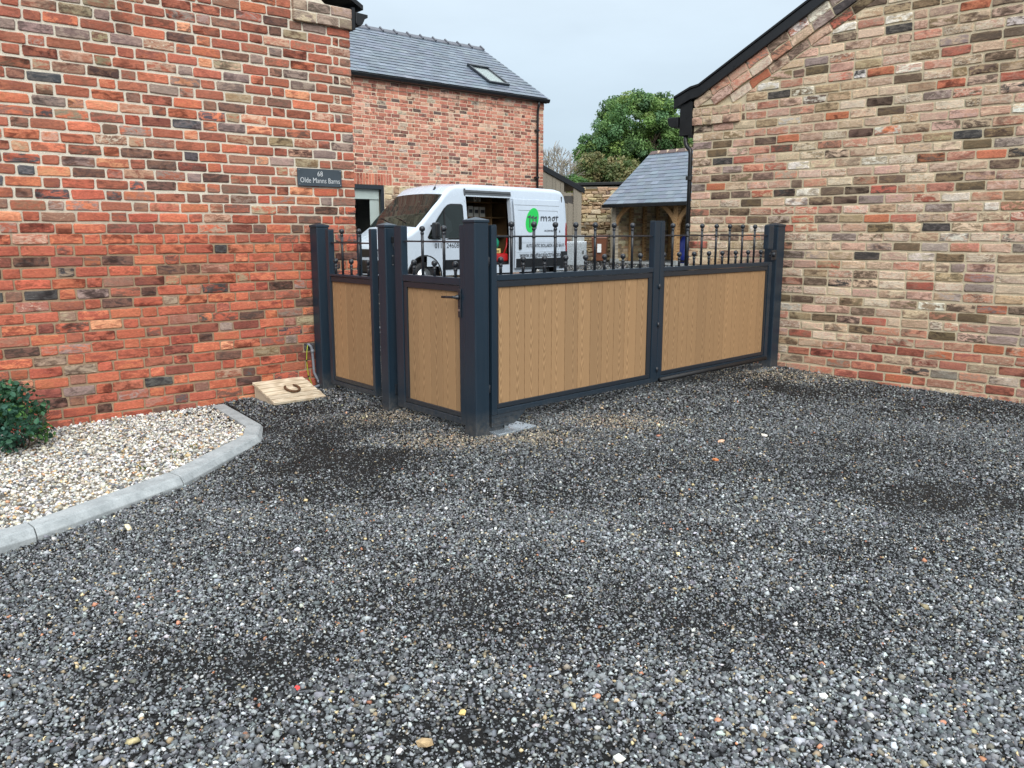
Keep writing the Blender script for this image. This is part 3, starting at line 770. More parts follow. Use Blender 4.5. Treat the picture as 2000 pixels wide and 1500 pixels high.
leaf(fp, 0, ofx - 1.312, ofx - 2.025, ofx - 1.352, .070, 1.020, .138, .962, sh([2.032, 1.930, 1.780, 1.624, 1.476, 1.346]), sh([1.825, 1.549]), sh([1.945, 1.685, 1.415]),
     .052, .040, 1.385, 1.385, 1.278, 1.392, 1.150)
# fittings on the mid post (its right face looks along -y of the long gate)
mb = MB(); mb.box(.0, .085, -.0585, -.0530, 1.115, 1.195); mb.build('hinge_plate', M_GREYD, p_mid, bevel=.002)
mb = MB(); mb.box(.022, .105, -.085, -.0585, 1.135, 1.155); mb.lathe([(.011, 1.12), (.011, 1.17)], (.085, -.078, 0), 10); mb.build('hinge', M_GREYD, p_mid, bevel=.002)
mb = MB(); mb.box(.0, .085, -.0585, -.0530, .125, .205); mb.build('hinge_plate', M_GREYD, p_mid, bevel=.002)
mb = MB(); mb.box(.022, .105, -.085, -.0585, .150, .168); mb.lathe([(.014, .13), (.014, .185)], (.075, -.078, 0), 10); mb.build('hinge', M_GREYD, p_mid, bevel=.002)
mb = MB(); mb.box(.0, .022, -.067, -.0530, 1.285, 1.33); mb.build('cable_box', M_BLACK, p_mid, bevel=.003)
mb = MB(); mb.tube([(.011, -.062, 1.287), (.012, -.066, 1.25), (.022, -.068, 1.215), (.05, -.066, 1.19), (.085, -.05, 1.185)], .0032, 6); mb.build('cable', M_BLACK, p_mid, True)
for zz in (1.122, 1.188):
    for xx in (.008, .076):
        mb = MB(); mb.lathe([(.005, -.0586), (.005, -.061)], (xx, 0, zz), 8, 'y'); mb.build('bolt', M_STEEL, p_mid)
sp = thing('stop_post', 'short dark post standing behind the fixed side panel', 'post', (-1.58, 8.45, 0), thm)
mb = MB(); mb.box(-.038, .038, -.038, .038, -.1, 1.345); mb.build('shaft', M_GREY, sp, bevel=.005)
mb = MB(); mb.box(-.04, .04, -.04, .04, 1.346, 1.354); mb.build('post_cap', M_GREY, sp, bevel=.002)
# galvanised foundation boxes
def found(label, s0, s1, y0, y1, z):
    t = thing('foundation_box', label, 'gate hardware', G((s0 + s1) / 2, (y0 + y1) / 2), TH_G, 'galvanised hinge boxes in the ground')
    hx, hy = (s1 - s0) / 2, (y1 - y0) / 2
    mb = MB(); mb.box(-hx, hx, -hy, hy, z - .08, z); mb.build('lid', M_GALV, t, bevel=.004)
    mb = MB(); mb.box(-hx + .01, -hx + .14, -.005, .03, z + .0005, z + .035); mb.build('arm', M_GREY, t, bevel=.003)
    mb = MB(); mb.box(-hx + .15, -hx + .19, -.01, .045, z + .0005, z + .05); mb.build('bracket', M_STEEL, t, bevel=.002)
    mb = MB(); mb.lathe([(.012, -.011), (.012, -.02)], (-hx + .17, 0, z + .028), 10, 'y'); mb.build('bolt', M_IRON, t)
    return t
found('galvanised plate on the gravel at foot of thick corner post', .135, .51, -.085, .14, -.002)
found('small galvanised plate beside far gate post at buff wall', 3.70, 3.99, -.06, .14, .012)

# ------------------------------------------------------------------ conduit, cable, access box by the left wall
cp = thing('conduit_pipe', 'grey plastic conduit bent down red wall beside wall post', 'pipe', on_L(.03, -.03, 0), TH_L)
mb = MB(); mb.tube([(-.015, .02, .388), (-.015, -.005, .39), (.0, -.012, .375), (.012, -.014, .34), (.014, -.014, .30), (.02, -.016, .14), (.035, -.03, .09), (.055, -.045, .05)], .0115, 10); mb.build('bend', M_PIPE, cp, True)
mb = MB(); mb.tube([(.057, -.047, .052), (.057, -.05, .022), (.0, -.075, .018), (-.075, -.10, .014)], .013, 10); mb.build('foot_elbow', M_PIPE, cp, True)
mb = MB(); mb.tube([(.013, -.014, .345), (.014, -.014, .315)], .016, 10); mb.tube([(.045, -.037, .07), (.056, -.045, .045)], .017, 10); mb.build('coupling', M_PIPE, cp, True)
ec = MB(); q = [(-.012, .012, .39), (-.03, -.012, .375), (-.042, -.018, .33), (-.046, -.014, .25), (-.04, -.014, .16), (-.034, -.016, .11), (-.018, -.03, .05), (-.012, -.045, .01)]
cc = thing('earth_cable', 'thin green and yellow cable hanging down the red brick wall', 'cable', on_L(.03, -.03, 0), TH_L)
ec.tube(q, .0045, 6); ec.build('wire', M_CABLE, cc, True)
for a in (3, 5):
    mb = MB(); mb.tube([(q[a][0], q[a][1], q[a][2] - .006), (q[a][0], q[a][1], q[a][2] + .006)], .008, 8); mb.build('clip', M_BLACK, cc)

ab = thing('access_box', 'low pale wooden box with sloping plank lid against red wall', 'box', on_L(-.29, -.01, -.05), TH_L)
LW = .232                                              # half width
def lid_pt(u): return (-.02 - u * .43, .155 - u * .115)  # (y, z) down the slope
mb = MB(); y0, z0 = lid_pt(0.04); y1, z1 = lid_pt(.93)
for sx in (-LW + .012, LW - .034): mb.prism([(y0, -.02), (y0, z0 - .012), (y1, z1 - .012), (y1, -.02)], sx, sx + .022, 'x')
mb.box(-LW + .034, LW - .034, y1, y1 + .02, -.02, z1 - .012); mb.build('base', M_PINE, ab, bevel=.002)
for k in range(6):
    ya, za = lid_pt(k / 6 + .014); yb, zb_ = lid_pt((k + 1) / 6 - .014); ny, nz = .258, .966
    mb = MB(); L0, L1 = -LW + random.uniform(-.003, .003), LW + random.uniform(-.003, .003)
    v = []
    for (yy, z_) in ((ya, za), (yb, zb_)):
        for dd in (-.011, .011):
            for xx in (L0, L1): v.append((xx, yy - ny * dd * 0 - ny * dd, z_ + nz * dd))
    mb.add(v, [(0, 1, 3, 2), (4, 6, 7, 5), (0, 4, 5, 1), (2, 3, 7, 6), (0, 2, 6, 4), (1, 5, 7, 3)])
    mb.build('plank', M_PINE, ab, bevel=.002, origin=(0, (ya + yb) / 2, (za + zb_) / 2))
hs = thing('horseshoe', 'rusty horseshoe lying on the pale plank lid', 'horseshoe', on_L(-.27, -.01 - .255, -.05 + .118), TH_L)
mb = MB(); pts = []
for k in range(19):
    a = R_(92 + 38 + (360 - 76) * k / 18)
    xx, yy = math.cos(a) * .058, math.sin(a) * .068
    pts.append((xx, yy, yy * .268))
mb.tube(pts, [.007] + [.0105] * 17 + [.007], 8); mb.build('shoe', M_RUST, hs, True)

# ------------------------------------------------------------------ kerb, pebble bed
KT = -.028
inner = [(-2.455, 6.56), (-1.945, 5.83), (-1.876, 5.55), (-2.017, 4.65), (-2.36, 3.80), (-2.62, 3.42), (-3.3, 2.75)]
outer = [(-2.345, 6.63), (-1.835, 5.915), (-1.735, 5.515), (-1.885, 4.53), (-2.257, 3.70), (-2.50, 3.30), (-3.2, 2.60)]
kb = thing('kerb', 'grey concrete kerb curving round the pale pebble bed', 'kerb', (-2.0, 5.0, 0))
for k in range(len(inner) - 1):
    a0, a1, b0, b1 = [np.array(q) for q in (inner[k], inner[k + 1], outer[k], outer[k + 1])]
    g = .0025 / np.linalg.norm(b1 - b0)
    a0, a1, b0, b1 = a0 + (a1 - a0) * g, a1 - (a1 - a0) * g, b0 + (b1 - b0) * g, b1 - (b1 - b0) * g
    mb = MB(); n = 5
    for j in range(n + 1):
        u = j / n; ia = a0 + (a1 - a0) * u; ob = b0 + (b1 - b0) * u; w_ = ob - ia
        zt_ = KT + random.gauss(0, .0008)
        for fr, dz in ((0, -.2), (0, 0.0), (.70, .001), (.80, -.005), (.99, -.036), (1.0, -.25)):
            q = ia + w_ * fr; mb.v.append((q[0] + 2.0, q[1] - 5.0, zt_ + dz))
    for j in range(n):
        for m_ in range(5): mb.f.append((j * 6 + m_, j * 6 + m_ + 1, (j + 1) * 6 + m_ + 1, (j + 1) * 6 + m_)); mb.m.append(0); mb.t.append(None)
    for j in (0, n):
        mb.f.append(tuple(j * 6 + m_ for m_ in range(6))); mb.m.append(0); mb.t.append(None)
    mb.build('kerb_stone', M_CONC, kb, bevel=.004)

wl = lambda s: (PL[0] + ct * s, PL[1] + st_ * s)
bedpoly = [wl(-.80)] + inner[1:] + [(-4.2, 3.6), wl(-3.2)]
bedpoly = [wl(-.83), inner[0]] + inner[1:] + [(-4.4, 3.7), wl(-3.3)]
def inside(poly, x, y):
    c = np.zeros(np.shape(x), bool); n = len(poly)
    for i in range(n):
        (x0, y0), (x1, y1) = poly[i], poly[(i + 1) % n]
        cond = ((y0 > y) != (y1 > y)) & (x < (x1 - x0) * (y - y0) / ((y1 - y0) or 1e-9) + x0)
        c ^= cond
    return c
mb = MB(); mb.prism(bedpoly, -.3, -.058, 'z'); tag(mb.build('pebble_bed_soil', M_SOIL), kind='structure')

ICO_V = None
def ico():
    bm = bmesh.new(); bmesh.ops.create_icosphere(bm, subdivisions=1, radius=1)
    V = np.array([v.co[:] for v in bm.verts]); F = np.array([[v.index for v in f.verts] for f in bm.faces]); bm.free(); return V, F
OCT_V = np.array([(1, 0, 0), (-1, 0, 0), (0, 1, 0), (0, -1, 0), (0, 0, 1), (0, 0, -1)], float)
OCT_F = np.array([(0, 2, 4), (2, 1, 4), (1, 3, 4), (3, 0, 4), (2, 0, 5), (1, 2, 5), (3, 1, 5), (0, 3, 5)])
def scatter(px, py, pz, size, cols, base, jit, flat):
    """stones as one triangle soup: a jittered, squashed, turned copy of `base` per point"""
    BV, BF = base; n, k = len(px), len(BV)
    sc_ = size[:, None] * np.stack([rng.uniform(.75, 1.25, n), rng.uniform(.65, 1.0, n), rng.uniform(flat[0], flat[1], n)], 1)
    v = BV[None] * (1 + rng.normal(0, jit, (n, k, 1))) + rng.normal(0, jit * .6, (n, k, 3))
    v = v * sc_[:, None, :]
    tx, ty, a = rng.normal(0, .35, n), rng.normal(0, .35, n), rng.uniform(0, 2 * math.pi, n)
    y_, z_ = v[..., 1] * np.cos(tx)[:, None] - v[..., 2] * np.sin(tx)[:, None], v[..., 1] * np.sin(tx)[:, None] + v[..., 2] * np.cos(tx)[:, None]
    x_ = v[..., 0] * np.cos(ty)[:, None] + z_ * np.sin(ty)[:, None]; z_ = -v[..., 0] * np.sin(ty)[:, None] + z_ * np.cos(ty)[:, None]
    X_ = x_ * np.cos(a)[:, None] - y_ * np.sin(a)[:, None] + px[:, None]; Y_ = x_ * np.sin(a)[:, None] + y_ * np.cos(a)[:, None] + py[:, None]
    Vv = np.stack([X_, Y_, z_ + pz[:, None]], -1).reshape(-1, 3)
    Ff = (BF[None] + (np.arange(n) * k)[:, None, None]).reshape(-1, 3)
    T = np.repeat(np.concatenate([cols, np.ones((n, 1))], 1), len(BF), 0)
    return Vv, Ff, T
ICO = ico(); OCT = (OCT_V, OCT_F)
def palette(n, entries):
    wts = np.array([e[0] for e in entries], float); idx = rng.choice(len(entries), n, p=wts / wts.sum())
    c = np.array([e[1][:3] for e in entries])[idx]
    return np.clip(c * rng.lognormal(0, .30, (n, 1)) * rng.normal(1, .03, (n, 3)), .008, .9)
# pale pebbles
n = 36000
x = rng.uniform(-4.4, -1.7, n); y = rng.uniform(3.2, 6.7, n); keep = inside(bedpoly, x, y)
dl = -(x - PL[0]) * st_ + (y - PL[1]) * ct
keep &= dl < -.004
x, y = x[keep], y[keep]; n = len(x)
sz = np.clip(rng.lognormal(math.log(.0088), .30, n), .005, .02)
lay = rng.random(n)
z = -.058 + lay * .020 + .010 * np.sin(x * 5) * np.sin(y * 4) + .004
cols = palette(n, [(32, C(212, 207, 196)), (17, C(196, 186, 168)), (24, C(186, 184, 181)), (10, C(160, 160, 162)), (6, C(196, 166, 126)), (7, C(104, 104, 108)), (2, C(176, 136, 106))])
Vv, Ff, T = scatter(x, y, z, sz, cols, ICO, .10, (.5, .8))
tag(np_mesh('pebbles', Vv, Ff, M_PEBBLE, T, True), 'pale cream and grey pebbles filling the bed by the wall', 'pebbles', kind='stuff')

# ------------------------------------------------------------------ gravel drive
patches = [(-1.15, 5.75, .75, .42), (-1.75, 6.25, .35, .5), (-.65, 4.95, .45, .35), (-1.45, 5.0, .4, .5), (3.1, 7.3, 1.0, .45), (3.9, 6.7, .8, .5), (1.3, 4.9, 1.1, .35), (.3, 4.3, .7, .3), (2.4, 5.4, .8, .45),
           (-1.0, 3.6, .6, .35), (1.9, 3.6, .8, .4), (-.4, 3.0, .5, .3), (.9, 2.9, .7, .25), (2.6, 4.3, .7, .5), (-.9, 2.6, .4, .25), (.0, 2.2, .4, .2)]
buff = [(-.42, 5.35, .42, .20), (.1, 5.45, .40, .2), (-.95, 6.02, .35, .22), (2.6, 7.9, .7, .3), (3.0, 7.95, .5, .25), (.8, 5.95, .35, .2)]
def field(lst, x, y):
    f = np.zeros_like(x)
    for cx, cy, rx, ry in lst:
        f = np.maximum(f, np.exp(-(((x - cx) / rx) ** 2 + ((y - cy) / ry) ** 2)))
    return f
_vg = {}
def vnoise(x, y, s_, k):
    if k not in _vg: _vg[k] = np.random.default_rng(100 + k).random((256, 256))
    g = _vg[k]; u = x / s_ + 100; v = y / s_ + 100; i = np.floor(u).astype(int); j = np.floor(v).astype(int); a = u - i; b = v - j
    a = a * a * (3 - 2 * a); b = b * b * (3 - 2 * b); q = lambda m, n: g[(j + n) % 256, (i + m) % 256]
    return (q(0, 0) * (1 - a) + q(1, 0) * a) * (1 - b) + (q(0, 1) * (1 - a) + q(1, 1) * a) * b
def wave(x, y):
    return .5 + .5 * np.sin(x * 1.9 + 1.3 * np.sin(y * 1.4)) * np.sin(y * 2.3 + 1.1 * np.sin(x * 1.7 + 1)) 
PAL_G = [(32, C(96, 99, 103)), (26, C(122, 126, 130)), (24, C(66, 68, 72)), (11, C(152, 156, 160)), (2.4, C(190, 190, 188)), (2, C(146, 132, 108)), (.7, C(190, 172, 134)), (.4, C(160, 112, 88)), (5, C(116, 110, 100))]
PAL_BUFF = [(4, C(150, 136, 114)), (4, C(132, 124, 112)), (4, C(114, 112, 108)), (1.5, C(180, 168, 146)), (.6, C(156, 120, 92)), (3, C(92, 88, 84))]
def drive(y0, y1, per_m2, smed, ssig, base, jit, xw):
    xs = lambda yy: .66 * yy + .5
    n = int((y1 - y0) * 2 * xs(y1) * per_m2)
    x = rng.uniform(-xs(y1), xs(y1), n); y = rng.uniform(y0, y1, n)
    ok = np.abs(x) < xs(y)
    ok &= ~inside([outer[0], *outer[1:], (-5, 2.2), (-6, 5), wl(-3.3)], x, y)
    ok &= (-(x - PL[0]) * st_ + (y - PL[1]) * ct < -.012) | (x > -1.6)
    ok &= (x - PR[0]) * .692 + (y - PR[1]) * .722 < -.01
    nz = .5 * vnoise(x, y, 1.1, 1) + .32 * vnoise(x, y, .42, 2) + .18 * vnoise(x, y, .16, 3)
    dk = np.clip(.45 * field(patches, x, y) + (.30 + .42 * smooth(3.4, 5.0, y)) * smooth(.46, .74, nz), 0, 1); bf = field(buff, x, y)
    ok &= rng.random(n) > np.clip(.62 * dk - bf * .8, 0, .7)
    x, y, dk, bf = x[ok], y[ok], dk[ok], bf[ok]; n = len(x)
    sz = np.clip(rng.lognormal(math.log(smed), ssig, n), smed * .45, smed * 3.2) * (1 - .35 * dk)
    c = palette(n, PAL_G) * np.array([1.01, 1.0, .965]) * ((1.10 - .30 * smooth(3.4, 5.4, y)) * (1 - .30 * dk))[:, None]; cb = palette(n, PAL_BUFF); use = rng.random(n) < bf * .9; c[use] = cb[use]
    z = gz(x, y) + wobble(x, y) + sz * (rng.uniform(-.25, .45, n) - .35 * dk) + .003
    return scatter(x, y, z, sz, c, base, jit, (.45, .85))
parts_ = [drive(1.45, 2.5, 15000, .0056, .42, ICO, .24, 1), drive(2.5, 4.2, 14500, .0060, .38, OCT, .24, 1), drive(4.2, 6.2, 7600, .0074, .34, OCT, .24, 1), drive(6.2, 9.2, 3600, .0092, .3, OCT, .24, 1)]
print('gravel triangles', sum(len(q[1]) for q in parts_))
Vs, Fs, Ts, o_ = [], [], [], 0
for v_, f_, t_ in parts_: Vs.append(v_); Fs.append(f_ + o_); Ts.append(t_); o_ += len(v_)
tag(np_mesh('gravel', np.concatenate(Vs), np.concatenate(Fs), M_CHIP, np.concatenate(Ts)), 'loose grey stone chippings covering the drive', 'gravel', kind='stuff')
n = 16000                                              # yard behind the gate
x = rng.uniform(-3, 8, n); y = rng.uniform(9, 33, n)
hx_, hy_ = -3.76, 20.5
Vv, Ff, T = scatter(x, y, gz(x, y) + .004, np.clip(rng.lognormal(math.log(.02), .3, n), .01, .05), palette(n, [(3, C(128, 130, 132)), (3, C(104, 106, 108)), (1, C(160, 160, 158)), (1, C(140, 130, 114))]), OCT, .25, (.4, .7))
tag(np_mesh('yard_gravel', Vv, Ff, M_CHIP, T), 'grey gravel of the yard behind the gate', 'gravel', kind='stuff')

# odd stones and scraps one can pick out on the drive
def stone(name, label, cat, x, y, r, col, flat=.5, lift=.0):
    V0, F0 = ICO; V0 = V0 * np.array([1.2, .8, flat]) * (1 + rng.normal(0, .16, (len(V0), 1))) * r
    me = bpy.data.meshes.new(name); me.from_pydata([tuple(v) for v in V0], [], [tuple(f) for f in F0])
    me.materials.append(plain(name + ' surface', col, .85, 0, .25, 60, .5, 200))
    o = bpy.data.objects.new(name, me); COL.objects.link(o); o.location = (x, y, float(gz(x, y) + wobble(x, y)) + r * flat * .5 + .006 + lift); o.rotation_euler = (random.uniform(-.3, .3), random.uniform(-.3, .3), random.uniform(0, 6))
    return tag(o, label, cat)
stone('brick_fragment', 'orange brick fragment on dark gravel in front of far gate leaf', 'stone', 1.29, 5.02, .026, C(196, 122, 78))
stone('brick_fragment', 'pale pinkish broken stone on gravel nearer the driveway gate', 'stone', 1.44, 5.48, .028, C(206, 166, 138), .35)
stone('stone', 'white flat stone on gravel below the buff wall end of gate', 'stone', 1.79, 5.65, .024, C(214, 206, 192), .4)
stone('plastic_scrap', 'bright red scrap lying among the near gravel', 'scrap', -.69, 2.41, .013, C(222, 74, 70), .3)
stone('stone', 'tan lump of stone largest in the near gravel', 'stone', -.25, 2.12, .022, C(176, 150, 112), .7)
stone('stone', 'cream stone lying on gravel just outside the kerb', 'stone', -1.90, 3.86, .024, C(226, 212, 178), .6)
stone('stone', 'white quartz chip at right of the near gravel', 'stone', .98, 2.36, .017, C(226, 226, 224), .5)
stone('stone', 'small yellow stone beside tan lump in near gravel', 'stone', -.15, 2.27, .014, C(214, 186, 120), .6)

# ------------------------------------------------------------------ foliage helpers
def leaves(name, centres, radii, per, size, cols, mat, parent=None, shell=.55, droop=0.0, aspect=.55, oval=False):
    """leaf-sized quads in clumps; every clump has its own shade of green"""
    V, F, T = [], [], []
    for (c, r) in zip(centres, radii):
        n = int(per * random.uniform(.7, 1.3)); c = np.array(c); base = np.array(random.choice(cols)[:3]) * random.uniform(.75, 1.3)
        d = rng.normal(size=(n, 3)); d /= np.linalg.norm(d, axis=1)[:, None]
        rad = rng.uniform(shell, 1, (n, 1)) ** .7 * r
        p = c + d * rad * np.array([1, 1, .8])
        nrm = d + rng.normal(0, .7, (n, 3)); nrm[:, 2] += .5; nrm /= np.linalg.norm(nrm, axis=1)[:, None]
        u = np.cross(nrm, rng.normal(size=(n, 3))); u /= np.linalg.norm(u, axis=1)[:, None]; v = np.cross(nrm, u)
        s = size * rng.uniform(.6, 1.3, (n, 1)); u = u * s; v = v * s * aspect
        if oval:                                       # rounded leaf folded along its midrib: two quads
            lift = nrm * s * .22
            q = np.stack([p - u, p - u * .45 - v * .8 + lift, p + u * .35 - v * .75 + lift, p + u, p - u, p + u, p + u * .35 + v * .75 + lift, p - u * .45 + v * .8 + lift], 1).reshape(-1, 4, 3)
            n *= 2; rep = 2
        else:
            q = np.stack([p - u, p - v - u * .1 + nrm * s * .1, p + u, p + v - u * .1 + nrm * s * .1], 1); rep = 1
        o = sum(len(a) for a in V); V.append(q.reshape(-1, 3)); F.append(np.arange(n * 4).reshape(n, 4) + o)
        T.append(np.concatenate([np.clip(base * np.repeat(rng.uniform(.75, 1.25, (n // rep, 1)), rep, 0), .01, .6), np.ones((n, 1))], 1))
    o = np_mesh(name, np.concatenate(V), np.concatenate(F), mat, np.concatenate(T))
    if parent is not None: o.parent = parent
    return o
def blob_points(cx, cy, cz, rx, ry, rz, n, seed=0):
    pts = []
    for _ in range(n):
        d = Vector((random.gauss(0, 1), random.gauss(0, 1), random.gauss(0, 1))).normalized(); k = random.uniform(.45, 1.0) ** .5
        pts.append((cx + d.x * rx * k, cy + d.y * ry * k, cz + d.z * rz * k))
    return pts
def branches(mb, p, d, L, r, depth, spread=.5, minr=.006, up=.15):
    p = Vector(p); d = Vector(d).normalized(); q = p + d * L
    mid = p + d * L * .5 + Vector((random.gauss(0, .04), random.gauss(0, .04), 0)) * L
    mb.tube([p, mid, q], [r, r * .85, r * .7], 6 if r > .03 else 4, False)
    if depth <= 0: return
    for _ in range(random.choice((2, 3, 3))):
        e = (d + Vector((random.gauss(0, spread), random.gauss(0, spread), random.gauss(up, spread * .6)))).normalized()
        branches(mb, q, e, L * random.uniform(.6, .85), max(minr, r * .62), depth - 1, spread, minr, up)

# shrub in the bed
sb = thing('shrub', 'dark green leafy shrub at left edge of the pebble bed', 'shrub', (-3.25, 5.22, -.05))
mb = MB()
for _ in range(9): branches(mb, (random.gauss(0, .03), random.gauss(0, .03), 0), (random.gauss(0, .7), random.gauss(0, .7), 1), .125, .006, 2, .6, .002)
mb.build('stems', M_BARK, sb)
cs = [(random.uniform(-.42, .16), random.uniform(-.20, .20), random.uniform(.05, .42)) for _ in range(130)]
cs = [c for c in cs if (c[0] + .12) ** 2 / .09 + c[1] ** 2 / .05 + (c[2] - .16) ** 2 / .075 < 1.1]
leaves('foliage', cs, [.085] * len(cs), 26, .019, [C(58, 98, 78), C(50, 88, 66), C(70, 112, 80), C(88, 128, 70), C(64, 104, 90)], M_LEAFG, sb, .2, 0, .78, True)
fl = leaves('rust_leaf', [(-.2, -.1, .36), (-.3, -.1, .40)], [.05] * 2, 4, .022, [C(150, 92, 50), C(176, 130, 60)], M_LEAFG, sb, .2, 0, .7)
fl['label'] = 'orange-brown young leaves on the shrub'
V_ = leaves('weeds', [(-2.15, 5.05, -.02), (-2.22, 4.75, -.025), (-2.08, 5.22, -.02)], [.04, .03, .03], 14, .014, [C(110, 130, 60), C(88, 112, 50)], M_LEAF, None, .1, 0, .3)
tag(V_, 'tiny green weeds sprouting between the pale pebbles', 'weeds', kind='stuff')

# ------------------------------------------------------------------ brick house across the yard
HP = (-3.757, 20.5)
hs_ = 1.0513
house = thing('brick_house', 'two-storey red brick house with grey slate roof behind the van', 'house', (HP[0], HP[1], 0), TH_L)
bpy.context.view_layer.update()
EZ, HX1, HX0, HD = 5.12, 6.16, -4.5, 2.87              # wall head, right end, left end, half depth
WX1, WZ1 = .745, 2.54                                  # window opening right edge and head
hz = lambda z: 1.35 + (z - 1.35) * hs_
mb = MB()
mb.box(WX1, HX1 - .005, 0, .3, -.3, EZ); mb.box(HX0, WX1 - .001, 0, .3, WZ1 + .003, EZ); mb.box(HX0, -.75, 0, .3, -.3, WZ1)
mb.build('wall', M_MORT_H, house)
RISE = HD * math.tan(R_(31.2))
mb = MB(); mb.prism([(.301, -.3), (2 * HD, -.3), (2 * HD, EZ), (HD, EZ + RISE - .06), (.301, EZ + .15)], HX1 - .30, HX1 - .004, 'x'); mb.build('gable_wall', M_MORT_H, house)
bricks = []; extra = []; CHH = .0915; z1 = EZ - .02; k = 0
while z1 > .1:
    z0 = z1 - CHH + .015; x = HX1
    seq = bond([.12, .06] if k % 2 else [.24], [.238, .238, .115] if k % 2 else [.238, .115, .238])
    for a, b in course_left(-1.2, HX1, seq, .015):
        segs = [(a, b)]
        if z0 < WZ1 + .29 and a < .99:
            if z0 >= WZ1 - .02:
                segs = [(max(a, .99), b)] if b > 1.03 else []
                if z1 > WZ1 + .31 and a < .98: extra.append((max(a, -.2), min(b, .975), max(z0, WZ1 + .292), z1))
            else: segs = [(max(a, WX1 + .01), b)] if b > WX1 + .05 else []
        if z0 < WZ1 - .05 and a < 4.75: segs = [(max(a, 4.76), b)] if b > 4.80 else []
        for a_, b_ in segs:
            a_ = max(a_, -.2)
            if b_ - a_ < .03: continue
            d = random.gauss(0, .002)
            bricks.append(([(a_, z0 + d), (b_, z0 + d), (b_, z1 + d), (a_, z1 + d)], mk_tint(PAL_H), -.030 if k < 3 else -.006, .012, .0028))
    z1 -= CHH; k += 1
for a_, b_, c_, d_ in extra:
    if b_ - a_ > .03: bricks.append(([(a_, c_), (b_, c_), (b_, d_), (a_, d_)], mk_tint(PAL_H), -.006, .012, .0015))
place_bricks(bricks, house, M_BRICKF, keep=300)
mb = MB(); mb.box(-1.2, HX1, -.022, 0, EZ - .02 - 3 * CHH + .01, EZ - .01); mb.build('eaves_course', M_MORT_H, house)
x = -1.2; pal_s = [(3, C(208, 116, 84), C(194, 104, 76), .4), (1, C(190, 96, 70), C(204, 120, 90), .4)]
while x < .96:                                         # soldier course over the window
    mb = MB(); brick_geo(mb, [(x, WZ1 + .006), (x + .072, WZ1 + .006), (x + .072, WZ1 + .275), (x, WZ1 + .275)], mk_tint(pal_s), -.010, .012, .002)
    mb.build('soldier_brick', M_BRICKF, house, fixn=False, origin=None); x += .084
zr = WZ1 - .01; rowi = 0; hid = MB()
while zr > .15:                                        # rough stone beside the window
    h = random.uniform(.09, .20); x = WX1 + .012
    while x < 4.74:
        L = random.uniform(.14, .42); x1 = min(x + L, 4.745)
        mb = MB() if x < 2.4 else hid
        brick_geo(mb, [(x, zr - h), (x1, zr - h), (x1, zr), (x, zr)], mk_tint(PAL_STONE), -.02, .012, .010, .018)
        if x < 2.4: mb.build('stone', M_BRICKF, house, fixn=False)
        x = x1 + .022
    zr -= h + .022; rowi += 1
zr = EZ - .35
while zr > .2:
    h = random.uniform(.12, .22); x = HX0; xe = -.22 if zr - h > WZ1 + .29 else (-1.23 if zr > WZ1 - .02 else -.77)
    while x < xe - .02:
        L = random.uniform(.2, .45); x1 = min(x + L, xe)
        if not (-2.35 < x1 and x < -1.35 and 3.2 < zr and zr - h < 4.3): brick_geo(hid, [(x, zr - h), (x1, zr - h), (x1, zr), (x, zr)], mk_tint(PAL_STONE), -.02, .012, .010, .018)
        x = x1 + .03
    zr -= h + .03
hid.build('stone_mass', M_BRICKF, house, fixn=False)['kind'] = 'stuff'
mb = MB(); mb.box(-2.3, -2.2, -.01, .02, 3.25, 4.25); mb.box(-1.45, -1.35, -.01, .02, 3.25, 4.25); mb.box(-2.199, -1.451, -.01, .02, 4.15, 4.25); mb.box(-2.199, -1.451, -.01, .02, 3.25, 3.35)
w2 = mb.build('window', M_GREYD, house); mb = MB(); mb.box(-2.199, -1.451, -.006, .0, 3.351, 4.149); mb.build('pane', M_GLASS, w2)
# roof of slates
pitch = math.atan2(RISE, HD); cp_, sp_ = math.cos(pitch), math.sin(pitch)
RL = (HD + .16) / cp_
def on_roof(x, u, h=0, y00=-.16, z00=EZ + .02): return (x, y00 + u * cp_ - h * sp_, z00 + u * sp_ + h * cp_)
mb = MB(); v = [on_roof(x, u, h) for x in (HX0, HX1 + .04) for u, h in ((0, -.05), (RL, -.05), (RL, -.012), (0, -.012))]
mb.add(v, [(0, 1, 2, 3), (7, 6, 5, 4), (0, 4, 5, 1), (1, 5, 6, 2), (2, 6, 7, 3), (3, 7, 4, 0)])
v = [(x, 2 * (HD) - on_roof(x, u, h)[1], on_roof(x, u, h)[2]) for x in (HX0, HX1 + .04) for u, h in ((0, -.05), (RL, -.05), (RL, -.012), (0, -.012))]
mb.add(v, [(0, 1, 2, 3), (7, 6, 5, 4), (0, 4, 5, 1), (1, 5, 6, 2), (2, 6, 7, 3), (3, 7, 4, 0)])
roof = mb.build('roof', M_BLACK, house)
SL = [(6, C(94, 104, 116)), (5, C(101, 111, 123)), (3, C(87, 96, 108)), (1, C(112, 121, 132))]
